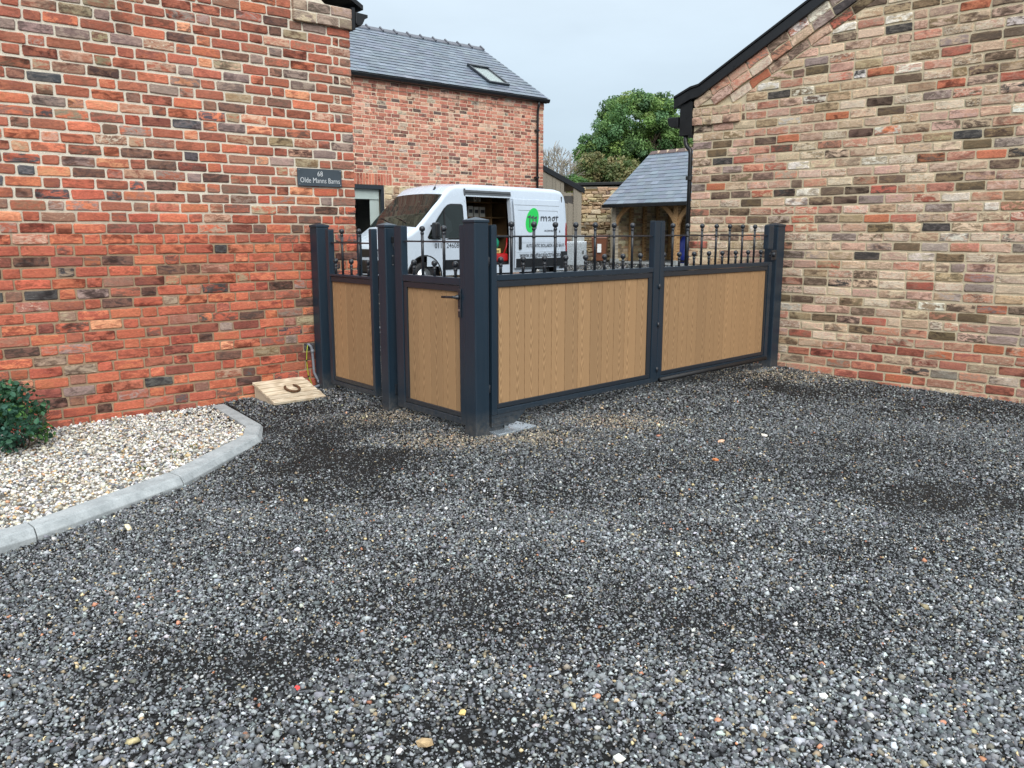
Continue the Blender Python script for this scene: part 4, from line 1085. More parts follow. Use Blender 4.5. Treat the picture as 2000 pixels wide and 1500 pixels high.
def slate_field(x0, x1, ul, rows, wdt, fn, name, parent):
    mb = MB(); gauge = ul / rows
    for r in range(rows):
        x = x0 - (wdt / 2 if r % 2 else 0)
        while x < x1:
            a, b = max(x, x0), min(x + wdt - .004, x1); x += wdt
            if b - a < .02: continue
            u0 = r * gauge + random.gauss(0, .002); u1 = u0 + gauge * 1.25; h0 = random.uniform(.012, .018)
            u1 = min(u1, ul)
            v = [fn(a, u0, h0), fn(b, u0, h0 + random.gauss(0, .001)), fn(b, u1, .0), fn(a, u1, .0), fn(a, u0, h0 - .007), fn(b, u0, h0 - .007), fn(b, u1, -.007), fn(a, u1, -.007)]
            c = tone(pick(SL)[1], .05, 0) + (1,); mb.tint = (c, c)
            mb.add(v, [(0, 1, 2, 3), (0, 4, 5, 1), (1, 5, 6, 2), (3, 7, 4, 0)])
    o = mb.build(name, M_SLATE, parent, fixn=False); o['kind'] = 'stuff'; return o
slate_field(-1.6, HX1 + .05, RL, 17, .27, on_roof, 'slates', house)
x = HX1 + .05 - .45; RZ = EZ + .02 + RL * sp_
while x > -1.6:                                        # ridge tiles with raised rolls
    mb = MB()
    for y_, s_ in ((-1, 1), (1, -1)):
        mb.add([(x, HD, RZ + .045), (x + .44, HD, RZ + .045), (x + .44, HD + y_ * .15, RZ - .06), (x, HD + y_ * .15, RZ - .06), (x, HD, RZ + .02), (x + .44, HD, RZ + .02), (x + .44, HD + y_ * .15, RZ - .085), (x, HD + y_ * .15, RZ - .085)],
               [(0, 1, 2, 3), (7, 6, 5, 4), (3, 2, 6, 7), (0, 3, 7, 4), (1, 5, 6, 2)])
    mb.tube([(x + .41, HD - .17, RZ - .06), (x + .41, HD, RZ + .07), (x + .41, HD + .17, RZ - .06)], .028, 8)
    mb.build('ridge_tile', M_BLUECLAY, house, bevel=.006); x -= .45
mb = MB(); mb.prism([(-.215, EZ - .02), (-.20, EZ - .08), (-.15, EZ - .105), (-.10, EZ - .08), (-.095, EZ - .0), (-.215, EZ - .0)], HX0, HX1 + .07, 'x'); mb.build('gutter', M_BLACK, house, bevel=.006)
mb = MB(); mb.box(HX0, HX1 + .06, -.094, -.034, EZ - .10, EZ + .03); mb.build('fascia', M_BLACK, house)
for gx_ in (1.2, 4.6):
    mb = MB(); mb.prism([(-.222, EZ - .015), (-.206, EZ - .088), (-.15, EZ - .113), (-.094, EZ - .088), (-.094, EZ + .004), (-.222, EZ + .004)], gx_, gx_ + .09, 'x'); mb.build('gutter_joint', M_BLACK, house, bevel=.004)
mb = MB(); dx = 5.87; mb.tube([(dx - .03, -.15, EZ - .10), (dx - .03, -.15, EZ - .18), (dx, -.08, EZ - .36), (dx, -.075, EZ - .45), (dx, -.075, .15)], .034, 10); mb.build('downpipe', M_BLACK, house, True)
for z in (4.25, 2.95, 1.6):
    mb = MB(); mb.box(dx - .075, dx + .045, -.12, -.01, z - .025, z + .025); mb.build('pipe_clip', M_BLACK, house, bevel=.004)
# roof window
SKY0, SKY1, SU0, SU1 = 4.36, 5.10, .50, 1.66
def rbox(name, a, b, u0, u1, h0, h1, mat, parent, **kw):
    mb = MB(); v = [on_roof(x, u, h) for h in (h0, h1) for u in (u0, u1) for x in (a, b)]
    mb.add(v, [(0, 2, 3, 1), (4, 5, 7, 6), (0, 1, 5, 4), (2, 6, 7, 3), (0, 4, 6, 2), (1, 3, 7, 5)]); return mb.build(name, mat, parent, **kw)
sk = rbox('roof_window', SKY0, SKY1, SU0, SU0 + .07, .0, .075, M_GREYD, house, bevel=.006)
rbox('frame', SKY0, SKY1, SU1 - .09, SU1, .0, .10, M_GREYD, sk, bevel=.006)
rbox('frame', SKY0, SKY0 + .06, SU0 + .07, SU1 - .09, .0, .08, M_GREYD, sk, bevel=.006)
rbox('frame', SKY1 - .06, SKY1, SU0 + .07, SU1 - .09, .0, .08, M_GREYD, sk, bevel=.006)
rbox('pane', SKY0 + .06, SKY1 - .06, SU0 + .07, SU1 - .09, .055, .066, M_SKYLIGHT, sk)
rbox('blind', SKY0 + .06, SKY1 - .06, SU0 + .07, SU1 - .09, .020, .028, M_BLIND, sk)
# window beside the barn: frame, blind, pane, dark room
mb = MB(); fx = WX1 - .075
mb.box(fx, WX1 - .002, -.0, .09, .25, WZ1 - .002); mb.box(-.75, fx, 0, .09, WZ1 - .10, WZ1 - .002); mb.box(-.75, fx, 0, .09, .18, .25)
win = mb.build('window', M_GREYD, house, bevel=.006)
mb = MB(); mb.box(-.748, fx - .001, .045, .052, .252, WZ1 - .102); mb.build('pane', M_GLASSW, win)
mb = MB(); mb.box(-.74, fx - .02, .10, .106, WZ1 - .34, WZ1 - .10); mb.build('blind', M_BLIND, win)
mb = MB(); mb.box(fx - .27, fx - .004, .13, .14, .3, WZ1 - .34); mb.build('curtain', M_BLIND, win)
mb = MB(); mb.box(-.76, WX1 + .3, 1.4, 1.45, .1, 2.7); mb.box(-.80, -.755, .1, 1.4, .1, 2.7); mb.box(WX1 + .02, WX1 + .06, .31, 1.4, .1, 2.7); mb.box(-.76, WX1 + .3, .31, 1.4, 2.66, 2.7); mb.build('room', M_DARKIN, win)

# ------------------------------------------------------------------ van
VS = .95; TH_V = R_(46)
vx, vy = math.cos(TH_V), math.sin(TH_V)
WH = (-1.93, 18.05)                                    # near front wheel on the ground
VO = (WH[0] - .95 * VS * vx - .93 * VS * vy * 1.0, WH[1] - .95 * VS * vy + .93 * VS * vx)
van = thing('van', 'white high-roof panel van with open side door and green logo', 'van', (VO[0], VO[1], float(gz(WH[0], WH[1])) + .01), TH_V)
van.scale = (VS, VS, VS)
def interp(tab, x):
    xs = [a for a, _ in tab]; ys = [b for _, b in tab]; return float(np.interp(x, xs, ys))
TOP = [(0, .96), (.03, 1.04), (.10, 1.12), (.30, 1.24), (.62, 1.40), (.78, 1.50), (1.02, 1.72), (1.28, 1.96), (1.52, 2.16), (1.60, 2.24), (1.72, 2.36), (1.9, 2.45), (2.12, 2.50), (2.4, 2.525), (3.2, 2.53), (4.8, 2.53), (5.6, 2.52), (5.83, 2.485), (5.92, 2.41), (5.965, 2.28), (5.985, 2.1)]
WID = [(0, .66), (.04, .74), (.12, .82), (.3, .90), (.6, .96), (1.0, 1.0), (1.5, 1.02), (5.6, 1.02), (5.85, 1.01), (5.95, .985), (5.985, .96)]
D0, D1, DZ0, DZ1 = 2.28, 3.80, .56, 2.20               # side door opening
def side_w(x, z):
    w_ = interp(WID, x)
    k = 1 - .014 * max(0, (.85 - z)) / .5
    if z > 1.22: k -= .115 * ((z - 1.22) / 1.2) ** 1.35
    return w_ * k
def side_y(x, z): return -side_w(x, z)
stations = sorted(set([0, .02, .05, .10, .18, .3, .45, .62, .78, .9, 1.02, 1.15, 1.28, 1.4, 1.52, 1.62, 1.78, 1.9, 2.0, 2.12, 2.25, D0, 2.5, 2.7, 3.0, 3.3, D1, 3.9, 4.3, 4.7, 5.1, 5.4, 5.6, 5.75, 5.83, 5.88, 5.93, 5.96, 5.985] + [.95 + .46 * math.cos(R_(a)) for a in range(0, 181, 20)] + [4.985 + .46 * math.cos(R_(a)) for a in range(0, 181, 20)]))
LV = [0, .1, .22, .36, .5, .64, .76, .88, 1.0]
def section(x):
    zt = interp(TOP, x); r = min(.16, .12 + .05 * (x > 2)); zb = .36
    for cx_ in (.95, 4.985):
        d = abs(x - cx_)
        if d < .459: zb = max(zb, .36 + math.sqrt(.46 ** 2 - d * d) - .0)
    if x < .06: zb = .40
    zs = max(zt - r, zb + .05); pts = []
    zl = [DZ0 + (DZ1 - DZ0) * 0] 
    levels = [zb, .56, .75, .95, 1.10, 1.22, 1.40, 1.60, 1.80, 2.0, 2.20]
    for q in levels:
        z = min(max(q, zb), zs - .02 + .0); pts.append((side_w(x, min(z, zt)), z))
    wt = side_w(x, zs); ry = r * 1.15
    for a in (0, 22, 45, 68, 90): pts.append((wt - ry + ry * math.cos(R_(a)), zs + (zt - .03 - zs) * math.sin(R_(a)) if zt - .03 > zs else zs))
    for f_ in (.66, .33, 0): pts.append(((wt - ry) * f_, zt - .03 + .03 * (1 - f_ * f_)))
    return pts
prof = [section(x) for x in stations]; nl = len(prof[0]); full = 2 * nl - 1
vb, vg = MB(), MB(); V_all = []
for x, p in zip(stations, prof):
    ring = [(x, -y, z) for y, z in p] + [(x, y, z) for y, z in reversed(p[:-1])]
    V_all += ring
vb.v = list(V_all)
for i_ in range(len(stations) - 1):
    xm = .5 * (stations[i_] + stations[i_ + 1])
    for j in range(full - 1):
        a, b, c_, d_ = i_ * full + j, i_ * full + j + 1, (i_ + 1) * full + j + 1, (i_ + 1) * full + j
        zm = (V_all[a][2] + V_all[b][2]) / 2
        if j < nl and D0 - .001 < xm < D1 and DZ0 - .005 < zm < DZ1: continue
        q = (a, b, c_, d_)
        pv = [V_all[k] for k in q]
        if nl - 5 <= j <= nl + 3 and .78 < xm < 1.62: vg.add(pv, [(0, 1, 2, 3)]); continue
        vb.f.append(q); vb.m.append(0); vb.t.append(None)
for e in (0, len(stations) - 1):
    vb.f.append(tuple(e * full + j for j in range(full))); vb.m.append(0); vb.t.append(None)
body = vb.build('body', M_WHITE, van, True)
def autosmooth(o, deg=38):
    me = o.data; bm = bmesh.new(); bm.from_mesh(me); bmesh.ops.remove_doubles(bm, verts=bm.verts, dist=.0008); bmesh.ops.dissolve_degenerate(bm, dist=.0005, edges=bm.edges)
    for e in bm.edges:
        e.smooth = not (len(e.link_faces) == 2 and e.calc_face_angle(0) > R_(deg))
    for f in bm.faces: f.smooth = True
    bm.to_mesh(me); bm.free()
autosmooth(body, 40)
ws = vg.build('windscreen', M_GLASS, van, True); autosmooth(ws, 60)
def side_patch(name, poly, mat, off=.006, th=.004, sub=None, parent=None):
    """flat piece that follows the near side of the body; poly in (x, z)"""
    mb = MB(); v = [(x, side_y(x, z) - off, z) for x, z in poly]; b = [(x, side_y(x, z) - off + th, z) for x, z in poly]; n = len(poly)
    mb.add(v + b, [tuple(range(n)), tuple(range(2 * n - 1, n - 1, -1))] + [(i, i + n, (i + 1) % n + n, (i + 1) % n) for i in range(n)])
    return mb.build(name, mat, parent or van)
def strip(x0, x1, z0, z1, n=14): return [(x0 + (x1 - x0) * i / n, z0) for i in range(n + 1)] + [(x1 - (x1 - x0) * i / n, z1) for i in range(n + 1)]
wpoly = [(1.06, 1.27), (1.16, 1.42), (1.36, 1.66), (1.56, 1.87), (1.68, 1.96), (1.78, 1.985), (2.08, 1.985), (2.13, 1.95), (2.14, 1.36), (2.10, 1.27), (2.02, 1.22), (1.40, 1.22), (1.10, 1.23)]
def grow(poly, d):
    cx = sum(a for a, b in poly) / len(poly); cz = sum(b for a, b in poly) / len(poly)
    return [(a + math.copysign(min(abs(a - cx), 1) * d / .5, a - cx), b + math.copysign(d * min(1, abs(b - cz) / .3), b - cz)) for a, b in poly]
cabd = side_patch('cab_door', [(1.00, .58), (1.02, 1.28), (1.16, 1.50), (1.36, 1.74), (1.58, 1.97), (1.72, 2.06), (2.18, 2.07), (2.22, 1.95), (2.22, .58)], M_WHITE, .0035, .004)
side_patch('window_seal', grow(wpoly, .03), M_RUBBER, .008, .006, parent=cabd)
side_patch('side_glass', wpoly, M_GLASS, .012, .005, parent=cabd)
side_patch('glass_divider', [(1.52, 1.23), (1.56, 1.23), (1.575, 1.885), (1.535, 1.845)], M_RUBBER, .016, .004, parent=cabd)
side_patch('door_handle', [(2.0, 1.08), (2.16, 1.08), (2.16, 1.14), (2.0, 1.14)], M_BLACK, .03, .03, parent=cabd)
for q in ([(2.225, .5), (2.233, .5), (2.233, 2.10), (2.225, 2.10)], [(D1 + .01, 2.18), (5.70, 2.165), (5.70, 2.158), (D1 + .01, 2.172)]):
    side_patch('panel_seam', q, M_ALU, .003, .004)
SD0, SD1 = D1 + .03, 5.58
def door_face(a, b, z0, z1, off, nx=2, nz=14, th=.035):
    mb = MB(); g = [[(a + (b - a) * i / nx, side_y(4.2, z0 + (z1 - z0) * k / nz) - off, z0 + (z1 - z0) * k / nz) for i in range(nx + 1)] for k in range(nz + 1)]
    fl_ = [p for r_ in g for p in r_]; n = len(fl_); mb.v = fl_ + [(x, y + th, z) for x, y, z in fl_]; W1 = nx + 1
    def fa(*q): mb.f.append(q); mb.m.append(0); mb.t.append(None)
    for k in range(nz):
        for i in range(nx):
            q = (k * W1 + i, k * W1 + i + 1, (k + 1) * W1 + i + 1, (k + 1) * W1 + i); fa(*q); fa(*[c + n for c in reversed(q)])
        for i in (0, nx): fa(k * W1 + i, (k + 1) * W1 + i, (k + 1) * W1 + i + n, k * W1 + i + n)
    for i in range(nx):
        for k in (0, nz): fa(k * W1 + i, k * W1 + i + 1, k * W1 + i + 1 + n, k * W1 + i + n)
    return mb
OFFD = .085
sdoor = door_face(SD0, SD1, .46, 2.19, OFFD).build('sliding_door', M_WHITE, van, bevel=.012)
def dpatch(name, poly, mat, off, th=.004):
    mb = MB(); v = [(x, side_y(4.2, z) - OFFD - off, z) for x, z in poly]; b = [(x, y + th, z) for x, y, z in v]; n = len(poly)
    mb.add(v + b, [tuple(range(n)), tuple(range(2 * n - 1, n - 1, -1))] + [(i, i + n, (i + 1) % n + n, (i + 1) % n) for i in range(n)])
    return mb.build(name, mat, sdoor)
dpatch('panel_seam', strip(SD0 + .14, SD1 - .10, 1.905, 1.913), M_ALU, .0025)
dpatch('panel_seam', strip(SD0 + .02, SD1 - .02, 2.035, 2.043), M_ALU, .0025)
dpatch('panel_seam', [(SD1 - .108, .9), (SD1 - .10, .9), (SD1 - .10, 1.905), (SD1 - .108, 1.905)], M_ALU, .0025)
dpatch('door_crease', strip(SD0 + .01, SD1 - .01, 1.10, 1.17), M_WHITE, .006, .008)
dpatch('door_crease', strip(SD0 + .01, SD1 - .01, .86, .885), M_WHITE, .006, .008)
dpatch('side_moulding', strip(SD0 + .02, SD1 - .02, .48, .70), M_BLACK, .018, .022)
mb = MB(); mb.box(SD0 + .10, SD0 + .19, side_y(4.2, 1.05) - OFFD - .04, side_y(4.2, 1.05) - OFFD - .005, .93, 1.26); mb.build('door_handle', M_BLACK, sdoor, bevel=.015)
side_patch('side_moulding', strip(1.48, 2.25, .50, .72), M_BLACK, .02, .03)
side_patch('door_rail', strip(D0 - .05, D1 + .02, DZ1 + .05, DZ1 + .15, 10), M_ALU, .02, .03)
side_patch('door_rail', strip(D0 - .02, D1 + .0, DZ1 + .085, DZ1 + .105, 10), M_BLACK, .024, .006)
side_patch('rear_bumper', strip(5.62, 5.97, .42, .86, 4), M_BLACK, .03, .05)
mb = MB(); mb.box(5.93, 6.05, -.96, .96, .42, .66); mb.build('bumper', M_BLACK, van, bevel=.03)
tl = [(5.86, 1.02), (5.97, 1.0), (5.975, 1.55), (5.93, 1.62), (5.88, 1.45)]
side_patch('tail_light', tl, M_LAMP, .012, .03)
side_patch('tail_light', [(5.90, .80), (5.97, .80), (5.97, 1.0), (5.88, 1.02)], M_LAMP, .012, .03)
mb = MB()                                              # door frame, sill and inner lining
def dfr(x, z): return (x, side_y(x, z), z)
for (xa, za, xb, zb_) in ((D0, DZ0, D0, DZ1), (D0, DZ1, D1, DZ1), (D1, DZ1, D1, DZ0)):
    n = 8
    for i_ in range(n):
        p = [dfr(xa + (xb - xa) * k / n, za + (zb_ - za) * k / n) for k in (i_, i_ + 1)]
        mb.add([p[0], p[1], (p[1][0], p[1][1] + .12, p[1][2]), (p[0][0], p[0][1] + .12, p[0][2])], [(0, 1, 2, 3)])
mb.build('door_frame', M_WHITE, van, fixn=False)
mb = MB(); mb.box(D0 - .6, 5.8, -.86, .93, .54, .56); mb.build('load_floor', M_PLY, van)
mb = MB(); mb.box(2.24, 2.28, -.93, .93, .56, 2.38); mb.box(2.24, 5.8, .90, .93, .56, 2.30); mb.box(5.77, 5.8, -.93, .93, .56, 2.3); mb.box(2.24, 5.8, -.84, .9, 2.34, 2.37); mb.box(D1 + .04, 5.8, -.87, -.85, .56, 2.2); mb.build('lining', M_DARKIN, van)
mb = MB(); mb.box(D0, D1, -1.0, -.86, .50, .555)
for k in range(4): mb.box(D0 + .02, D1 - .02, -1.0 + .035 * k, -.985 + .035 * k, .5555, .560)
mb.build('sill_step', M_ALU, van)
mb = MB()
for z in (1.28, 1.72, 2.10): mb.box(2.32, 4.6, -.05, .62, z, z + .03)
for x in (2.32, 4.0, 4.57): mb.box(x, x + .03, -.05, .62, .56, 2.3)
mb.build('shelving', M_PLY, van)
for i_, x0 in enumerate(strip_ for strip_ in ()): pass
# mirror, aerial, wheels, lamps, wipers
mb = MB(); mb.box(1.10, 1.24, -1.22, -1.04, 1.22, 1.58); mir = mb.build('mirror', M_BLACK, van, bevel=.045, seg=3)
mb = MB(); mb.tube([(1.14, -.98, 1.28), (1.16, -1.08, 1.26)], .035, 8); mb.tube([(1.14, -.97, 1.50), (1.16, -1.06, 1.52)], .02, 8); mb.build('arm', M_BLACK, mir)
mb = MB(); mb.box(1.237, 1.243, -1.20, -1.06, 1.30, 1.54); mb.build('mirror_glass', M_STEEL, mir)
mb = MB(); mb.tube([(1.74, -.42, interp(TOP, 1.74) - .02), (1.78, -.42, interp(TOP, 1.78) + .03)], [.03, .02], 8); mb.tube([(1.77, -.42, interp(TOP, 1.78) + .02), (2.0, -.44, 2.86)], [.006, .003], 6); mb.build('aerial', M_BLACK, van)
def wheel(x, side):
    mb = MB(); c = (x, side * .84, .345)
    mb.lathe([(.20, -.10), (.31, -.11), (.340, -.085), (.345, -.05), (.345, .05), (.340, .085), (.31, .11), (.20, .10)], c, 28, 'y'); wv = mb.build('wheel', M_RUBBER, van, True)
    mb = MB(); o_ = side * .115
    mb.lathe([(.205, o_ * .9), (.20, o_ * .4), (.12, o_ * .55), (.07, o_ * .9), (.0001, o_ * .9)], c, 24, 'y'); mb.build('rim', M_STEEL, wv, True)
    mb = MB()
    for k in range(8):
        a = R_(45 * k); mb.lathe([(.022, o_ * .5), (.022, o_ * .62)], (c[0] + .15 * math.cos(a), c[1], c[2] + .15 * math.sin(a)), 8, 'y')
    mb.build('rim_hole', M_BLACK, wv)
for x in (.95, 4.985):
    for s in (-1, 1): wheel(x, s)
for x in (.95, 4.985):
    for s in (-1, 1):
        mb = MB(); mb.tube([(x, s * .55, .36), (x, s * .98, .36)], .45, 20, False); mb.build('wheel_housing', M_BLACK, van)
mb = MB(); pts_ = [.95 + .475 * math.cos(R_(a)) for a in range(0, 181, 12)]
mb.tube([(x, side_y(x, .6) - .004, .36 + math.sqrt(max(0, .475 ** 2 - (x - .95) ** 2))) for x in pts_], .014, 6); mb.build('arch_lip', M_BLACK, van, True)
mb = MB(); mb.box(-.03, .16, -.62, .62, .42, .74); mb.build('front_bumper', M_BLACK, van, bevel=.05, seg=3)
mb = MB(); mb.box(-.02, .05, -.48, .48, .80, .98); mb.build('grille', M_BLACK, van, bevel=.02)
for s in (-1, 1):
    mb = MB(); mb.prism([(.08, .98), (.10, 1.10), (.42, 1.26), (.46, 1.22), (.30, 1.02)], s * .80, s * .93); mb.build('headlight', M_STEEL, van, bevel=.02)
for y0_ in (-.45, .15):
    mb = MB(); mb.tube([(.84, y0_, 1.575), (.90, y0_ + .2, 1.635), (1.0, y0_ + .55, 1.70)], .010, 5); mb.build('wiper', M_BLACK, van)
# livery on the near side
def decal(body_, x, z, size, mat, sx=1.0, name='lettering', bold=0.0, off=.011, parent=None):
    lean = math.atan2(side_w(x, z + .1) - side_w(x, z - .1), .2)
    return text_obj(body_, size, mat, parent or van, (x, side_y(x, z) - off, z), (R_(90) + (-lean if z > 1.22 else 0), 0, 0), name, .0015, 'LEFT', sx, bold)
def ddecal(*a, **k): return decal(*a, off=OFFD + .012, parent=sdoor, **k)
LX = SD0 + .66
lg = [(LX - .02 + .235 * math.cos(a) + .10 * math.sin(a), 1.665 + .31 * math.sin(a)) for a in [2 * math.pi * k / 36 for k in range(36)]]
dpatch('logo_disc', lg, M_GREEN, .006)
for k in range(3):
    bx_ = LX - .175 + .118 * k; s0 = 1.63 - .012 * k
    dpatch('logo_bollard', [(bx_ + .03, s0 - .15), (bx_ + .062, s0 - .15), (bx_ + .086, s0 + .12), (bx_ + .104, s0 + .125), (bx_ + .104, s0 + .165), (bx_ - .015, s0 + .125), (bx_ - .015, s0 + .085), (bx_ + .050, s0 + .10)], M_INK, .0095)
ddecal('magt', LX + .28, 1.71, .42, M_INK, sx=.88, bold=-.002)
ddecal('INCORPORATING', LX + .42, 1.40, .066, M_INK, sx=.9)
dpatch('logo_mark', [(SD1 - .085, 1.36), (SD1 - .055, 1.43), (SD1 - .03, 1.36)], M_INK, .004)
ddecal('AUTOMATIC BOLLARDS AND BARR', SD0 + .38, 1.02, .125, M_INK, sx=.74)
ddecal('www.magtecelectricgate', SD0 + .14, .79, .20, M_INK, sx=.82)
decal('0116 2460808', 1.22, 1.045, .17, M_INK, .93, bold=.002)
mb = MB(); mb.add([(.30, -.72, 1.255), (.42, -.70, 1.315), (.60, -.60, 1.405), (.50, -.66, 1.345)], [(0, 1, 2, 3)]); mb.build('bonnet_mark', M_GREEN, van, fixn=False)
bpy.context.view_layer.update()
# load in the van: things of their own
def van_pt(x, y, z):
    p = van.matrix_world @ Vector((x, y, z)); return p.x, p.y, p.z
def carton(x, z, w_, h, lab, mat=M_CARD):
    t = thing('carton', lab, 'box', van_pt(x, .06, z), TH_V, 'cartons on the van shelves')
    mb = MB(); mb.box(-w_ / 2, w_ / 2, -.12, .12, 0, h); mb.build('body', mat, t, bevel=.004)
    mb = MB(); mb.box(-w_ / 2 + .02, w_ / 2 - .02, -.1225, -.1205, h * .35, h * .7); mb.build('label', M_INK, t)
for k, (x, w_, h) in enumerate(((3.02, .18, .28), (3.26, .15, .25), (3.46, .15, .24), (3.68, .17, .24))):
    carton(x, 1.751 , w_, h, ['tallest white carton, first on middle shelf in van', 'white carton second from cab on middle van shelf', 'white carton third from cab on middle van shelf', 'white carton last on middle van shelf, nearest the rear'][k])
carton(3.42, 2.131, .09, .12, 'small pale carton on top van shelf, nearer the cab')
carton(3.58, 2.131, .06, .12, 'small pale carton on top van shelf, nearer the rear')
gb = thing('tool_bag', 'round green bag on top of the load in van doorway', 'bag', van_pt(3.52, -.6, .955), TH_V)
mb = MB(); mb.lathe([(.001, -.02), (.11, .0), (.15, .08), (.15, .17), (.10, .25), (.001, .27)], (0, 0, 0), 14); mb.build('body', M_GBAG, gb, True)
mb = MB(); mb.tube([(-.14, -.03, .16), (-.16, -.05, .28), (0, -.06, .36), (.16, -.05, .28), (.14, -.03, .16)], .018, 8); mb.build('handle', M_BLACK, gb, True)
yb = thing('tool_case', 'pale yellow case between green bag and red machine in van', 'case', van_pt(3.52, -.6, .835), TH_V)
mb = MB(); mb.box(-.15, .15, -.12, .12, 0, .115); mb.build('body', M_YEL, yb, bevel=.015); mb = MB(); mb.tube([(-.06, -.125, .05), (-.06, -.15, .06), (.06, -.15, .06), (.06, -.125, .05)], .009, 6); mb.build('handle', M_BLACK, yb)
rm = thing('power_tool', 'red petrol machine standing on the van floor at open door', 'machine', van_pt(3.48, -.62, .562), TH_V)
mb = MB(); mb.box(-.32, .36, -.2, .2, .06, .26); mb.build('engine_cover', M_RED, rm, bevel=.05, seg=3)
mb = MB(); mb.box(-.34, .38, -.21, .21, 0, .06); mb.build('base', M_BLACK, rm, bevel=.01)
mb = MB(); mb.tube([(.26, -.1, .2), (.36, -.12, .42), (.40, -.1, .62)], .02, 8); mb.build('handle', M_RED, rm, True)
rc = thing('fuel_can', 'tall faded red can next to red machine in van doorway', 'can', van_pt(3.02, -.72, .562), TH_V)
mb = MB(); mb.box(-.09, .09, -.12, .12, 0, .44); mb.build('body', plain('faded red plastic', C(186, 92, 84), .5, 0, .1, 6), rc, bevel=.03, seg=3); mb = MB(); mb.lathe([(.03, .44), (.03, .49)], (-.04, 0, 0), 10); mb.build('cap', M_BLACK, rc)

# ------------------------------------------------------------------ oak-framed car port
CP = (3.86, 32.3); TH_C = R_(-50); CG = float(gz(CP[0], CP[1]))
port = thing('car_port', 'open oak-framed car port with grey slate roof', 'car port', (CP[0], CP[1], CG), TH_C)
bpy.context.view_layer.update()
PH, BW, BD = 2.18, 3.0, 4.9
def oak(name, x0, x1, y0, y1, z0, z1, mat=M_OAK): 
    mb = MB(); mb.box(x0, x1, y0, y1, z0, z1); return mb.build(name, mat, port, bevel=.008, origin=((x0 + x1) / 2, (y0 + y1) / 2, (z0 + z1) / 2))
for i_, x in enumerate((0, BW, 2 * BW)):
    oak('post', x, x + .19, 0, .19, .14, PH, M_OAKGREY if i_ == 0 else M_OAK)
    mb = MB(); mb.box(x - .03, x + .22, -.03, .22, -.1, .138); mb.build('pad_stone', M_CONC, port, bevel=.01)
oak('wall_plate', -.05, 2 * BW + .3, .005, .185, PH + .002, PH + .20)
mb = MB(); mb.box(-.05, 2 * BW + .3, -.02, 5.2, -.1, .03); mb.build('floor_slab', M_CONC, port)
def brace(x, d):
    mb = MB(); n = 7; inner_, outer_ = [], []
    for k in range(n):
        u = k / (n - 1); cx = .80 * u; cz = .80 * (u ** .62)
        inner_.append((x + d * cx, PH - .80 + cz)); 
    pts_ = inner_ + [(a + (-d) * .10, b + .13) for a, b in reversed(inner_)]
    pts_ = [(a, min(b, PH - .001)) for a, b in pts_]
    mb.prism(pts_, .05, .14); mb.build('brace', M_OAK, port, bevel=.006)
brace(.20, 1); brace(BW - .01, -1); brace(BW + .20, 1); brace(2 * BW - .01, -1)
for y in (.95, 1.75, 2.55, 3.35, 4.15):                # studs of the left end with stone behind them
    oak('stud', .03, .15, y, y + .14, .03, PH)
oak('end_plate', .0, .16, .19, BD, PH + .002, PH + .18)
mb = MB(); mb.box(-.30, -.06, .25, BD, -.1, PH + .2); lw = mb.build('end_wall', M_MORT_R, port)
bk = MB(); bk.box(-.05, 2 * BW + .3, BD, BD + .08, -.1, PH + .4); bk.build('back_wall', M_DARKWOOD, port)
bk = MB(); bk.box(2 * BW + .22, 2 * BW + .30, .2, BD, -.1, PH + .4); bk.build('right_wall', M_DARKWOOD, port)
mb = MB(); yy = .3
st = MB()
z = .06
while z < PH:
    h = random.uniform(.07, .15); y = .26
    while y < BD - .1:
        L = random.uniform(.15, .4); a, b = y, min(y + L, BD); y = b + .015
        c = mk_tint(PAL_STONE); st.tint = c; dd = random.uniform(.0, .03)
        st.box(-.07, -.035 + dd, a, b, z, z + h - .012)
    z += h
o = st.build('stone_mass', M_STONE, port); o['kind'] = 'stuff'
CRIDGE = BD / 2; cpit = R_(37.5); ccp, csp = math.cos(cpit), math.sin(cpit); CRL = (CRIDGE + .30) / ccp
def on_croof(x, u, h=0): return (x, -.30 + u * ccp - h * csp, PH + .02 + u * csp + h * ccp)
mb = MB()
for mir_ in (0, 1):
    v = [on_croof(x, u, h) for x in (-.18, 2 * BW + .5) for u, h in ((0, -.06), (CRL, -.06), (CRL, -.012), (0, -.012))]
    if mir_: v = [(a, BD - b, c) for a, b, c in v]
    mb.add(v, [(0, 1, 2, 3), (7, 6, 5, 4), (0, 4, 5, 1), (1, 5, 6, 2), (2, 6, 7, 3), (3, 7, 4, 0)])
mb.build('roof', M_BLACK, port)
slate_field(-.20, 2 * BW + .5, CRL, 15, .34, on_croof, 'slates', port)
mb = MB(); a, b, c = on_croof(0, 0, 0); mb.box(-.20, 2 * BW + .5, b - .07, b + .03, c - .13, c - .005); mb.build('gutter', M_BLACK, port, bevel=.01)
mb = MB(); mb.prism([(.0, PH + .2), (BD, PH + .2), (BD / 2, PH + CRL * csp - .12)], -.10, -.05, 'x'); mb.build('gable_boarding', M_OLDWOOD, port)
CRZ = PH + .02 + CRL * csp; x = -.2
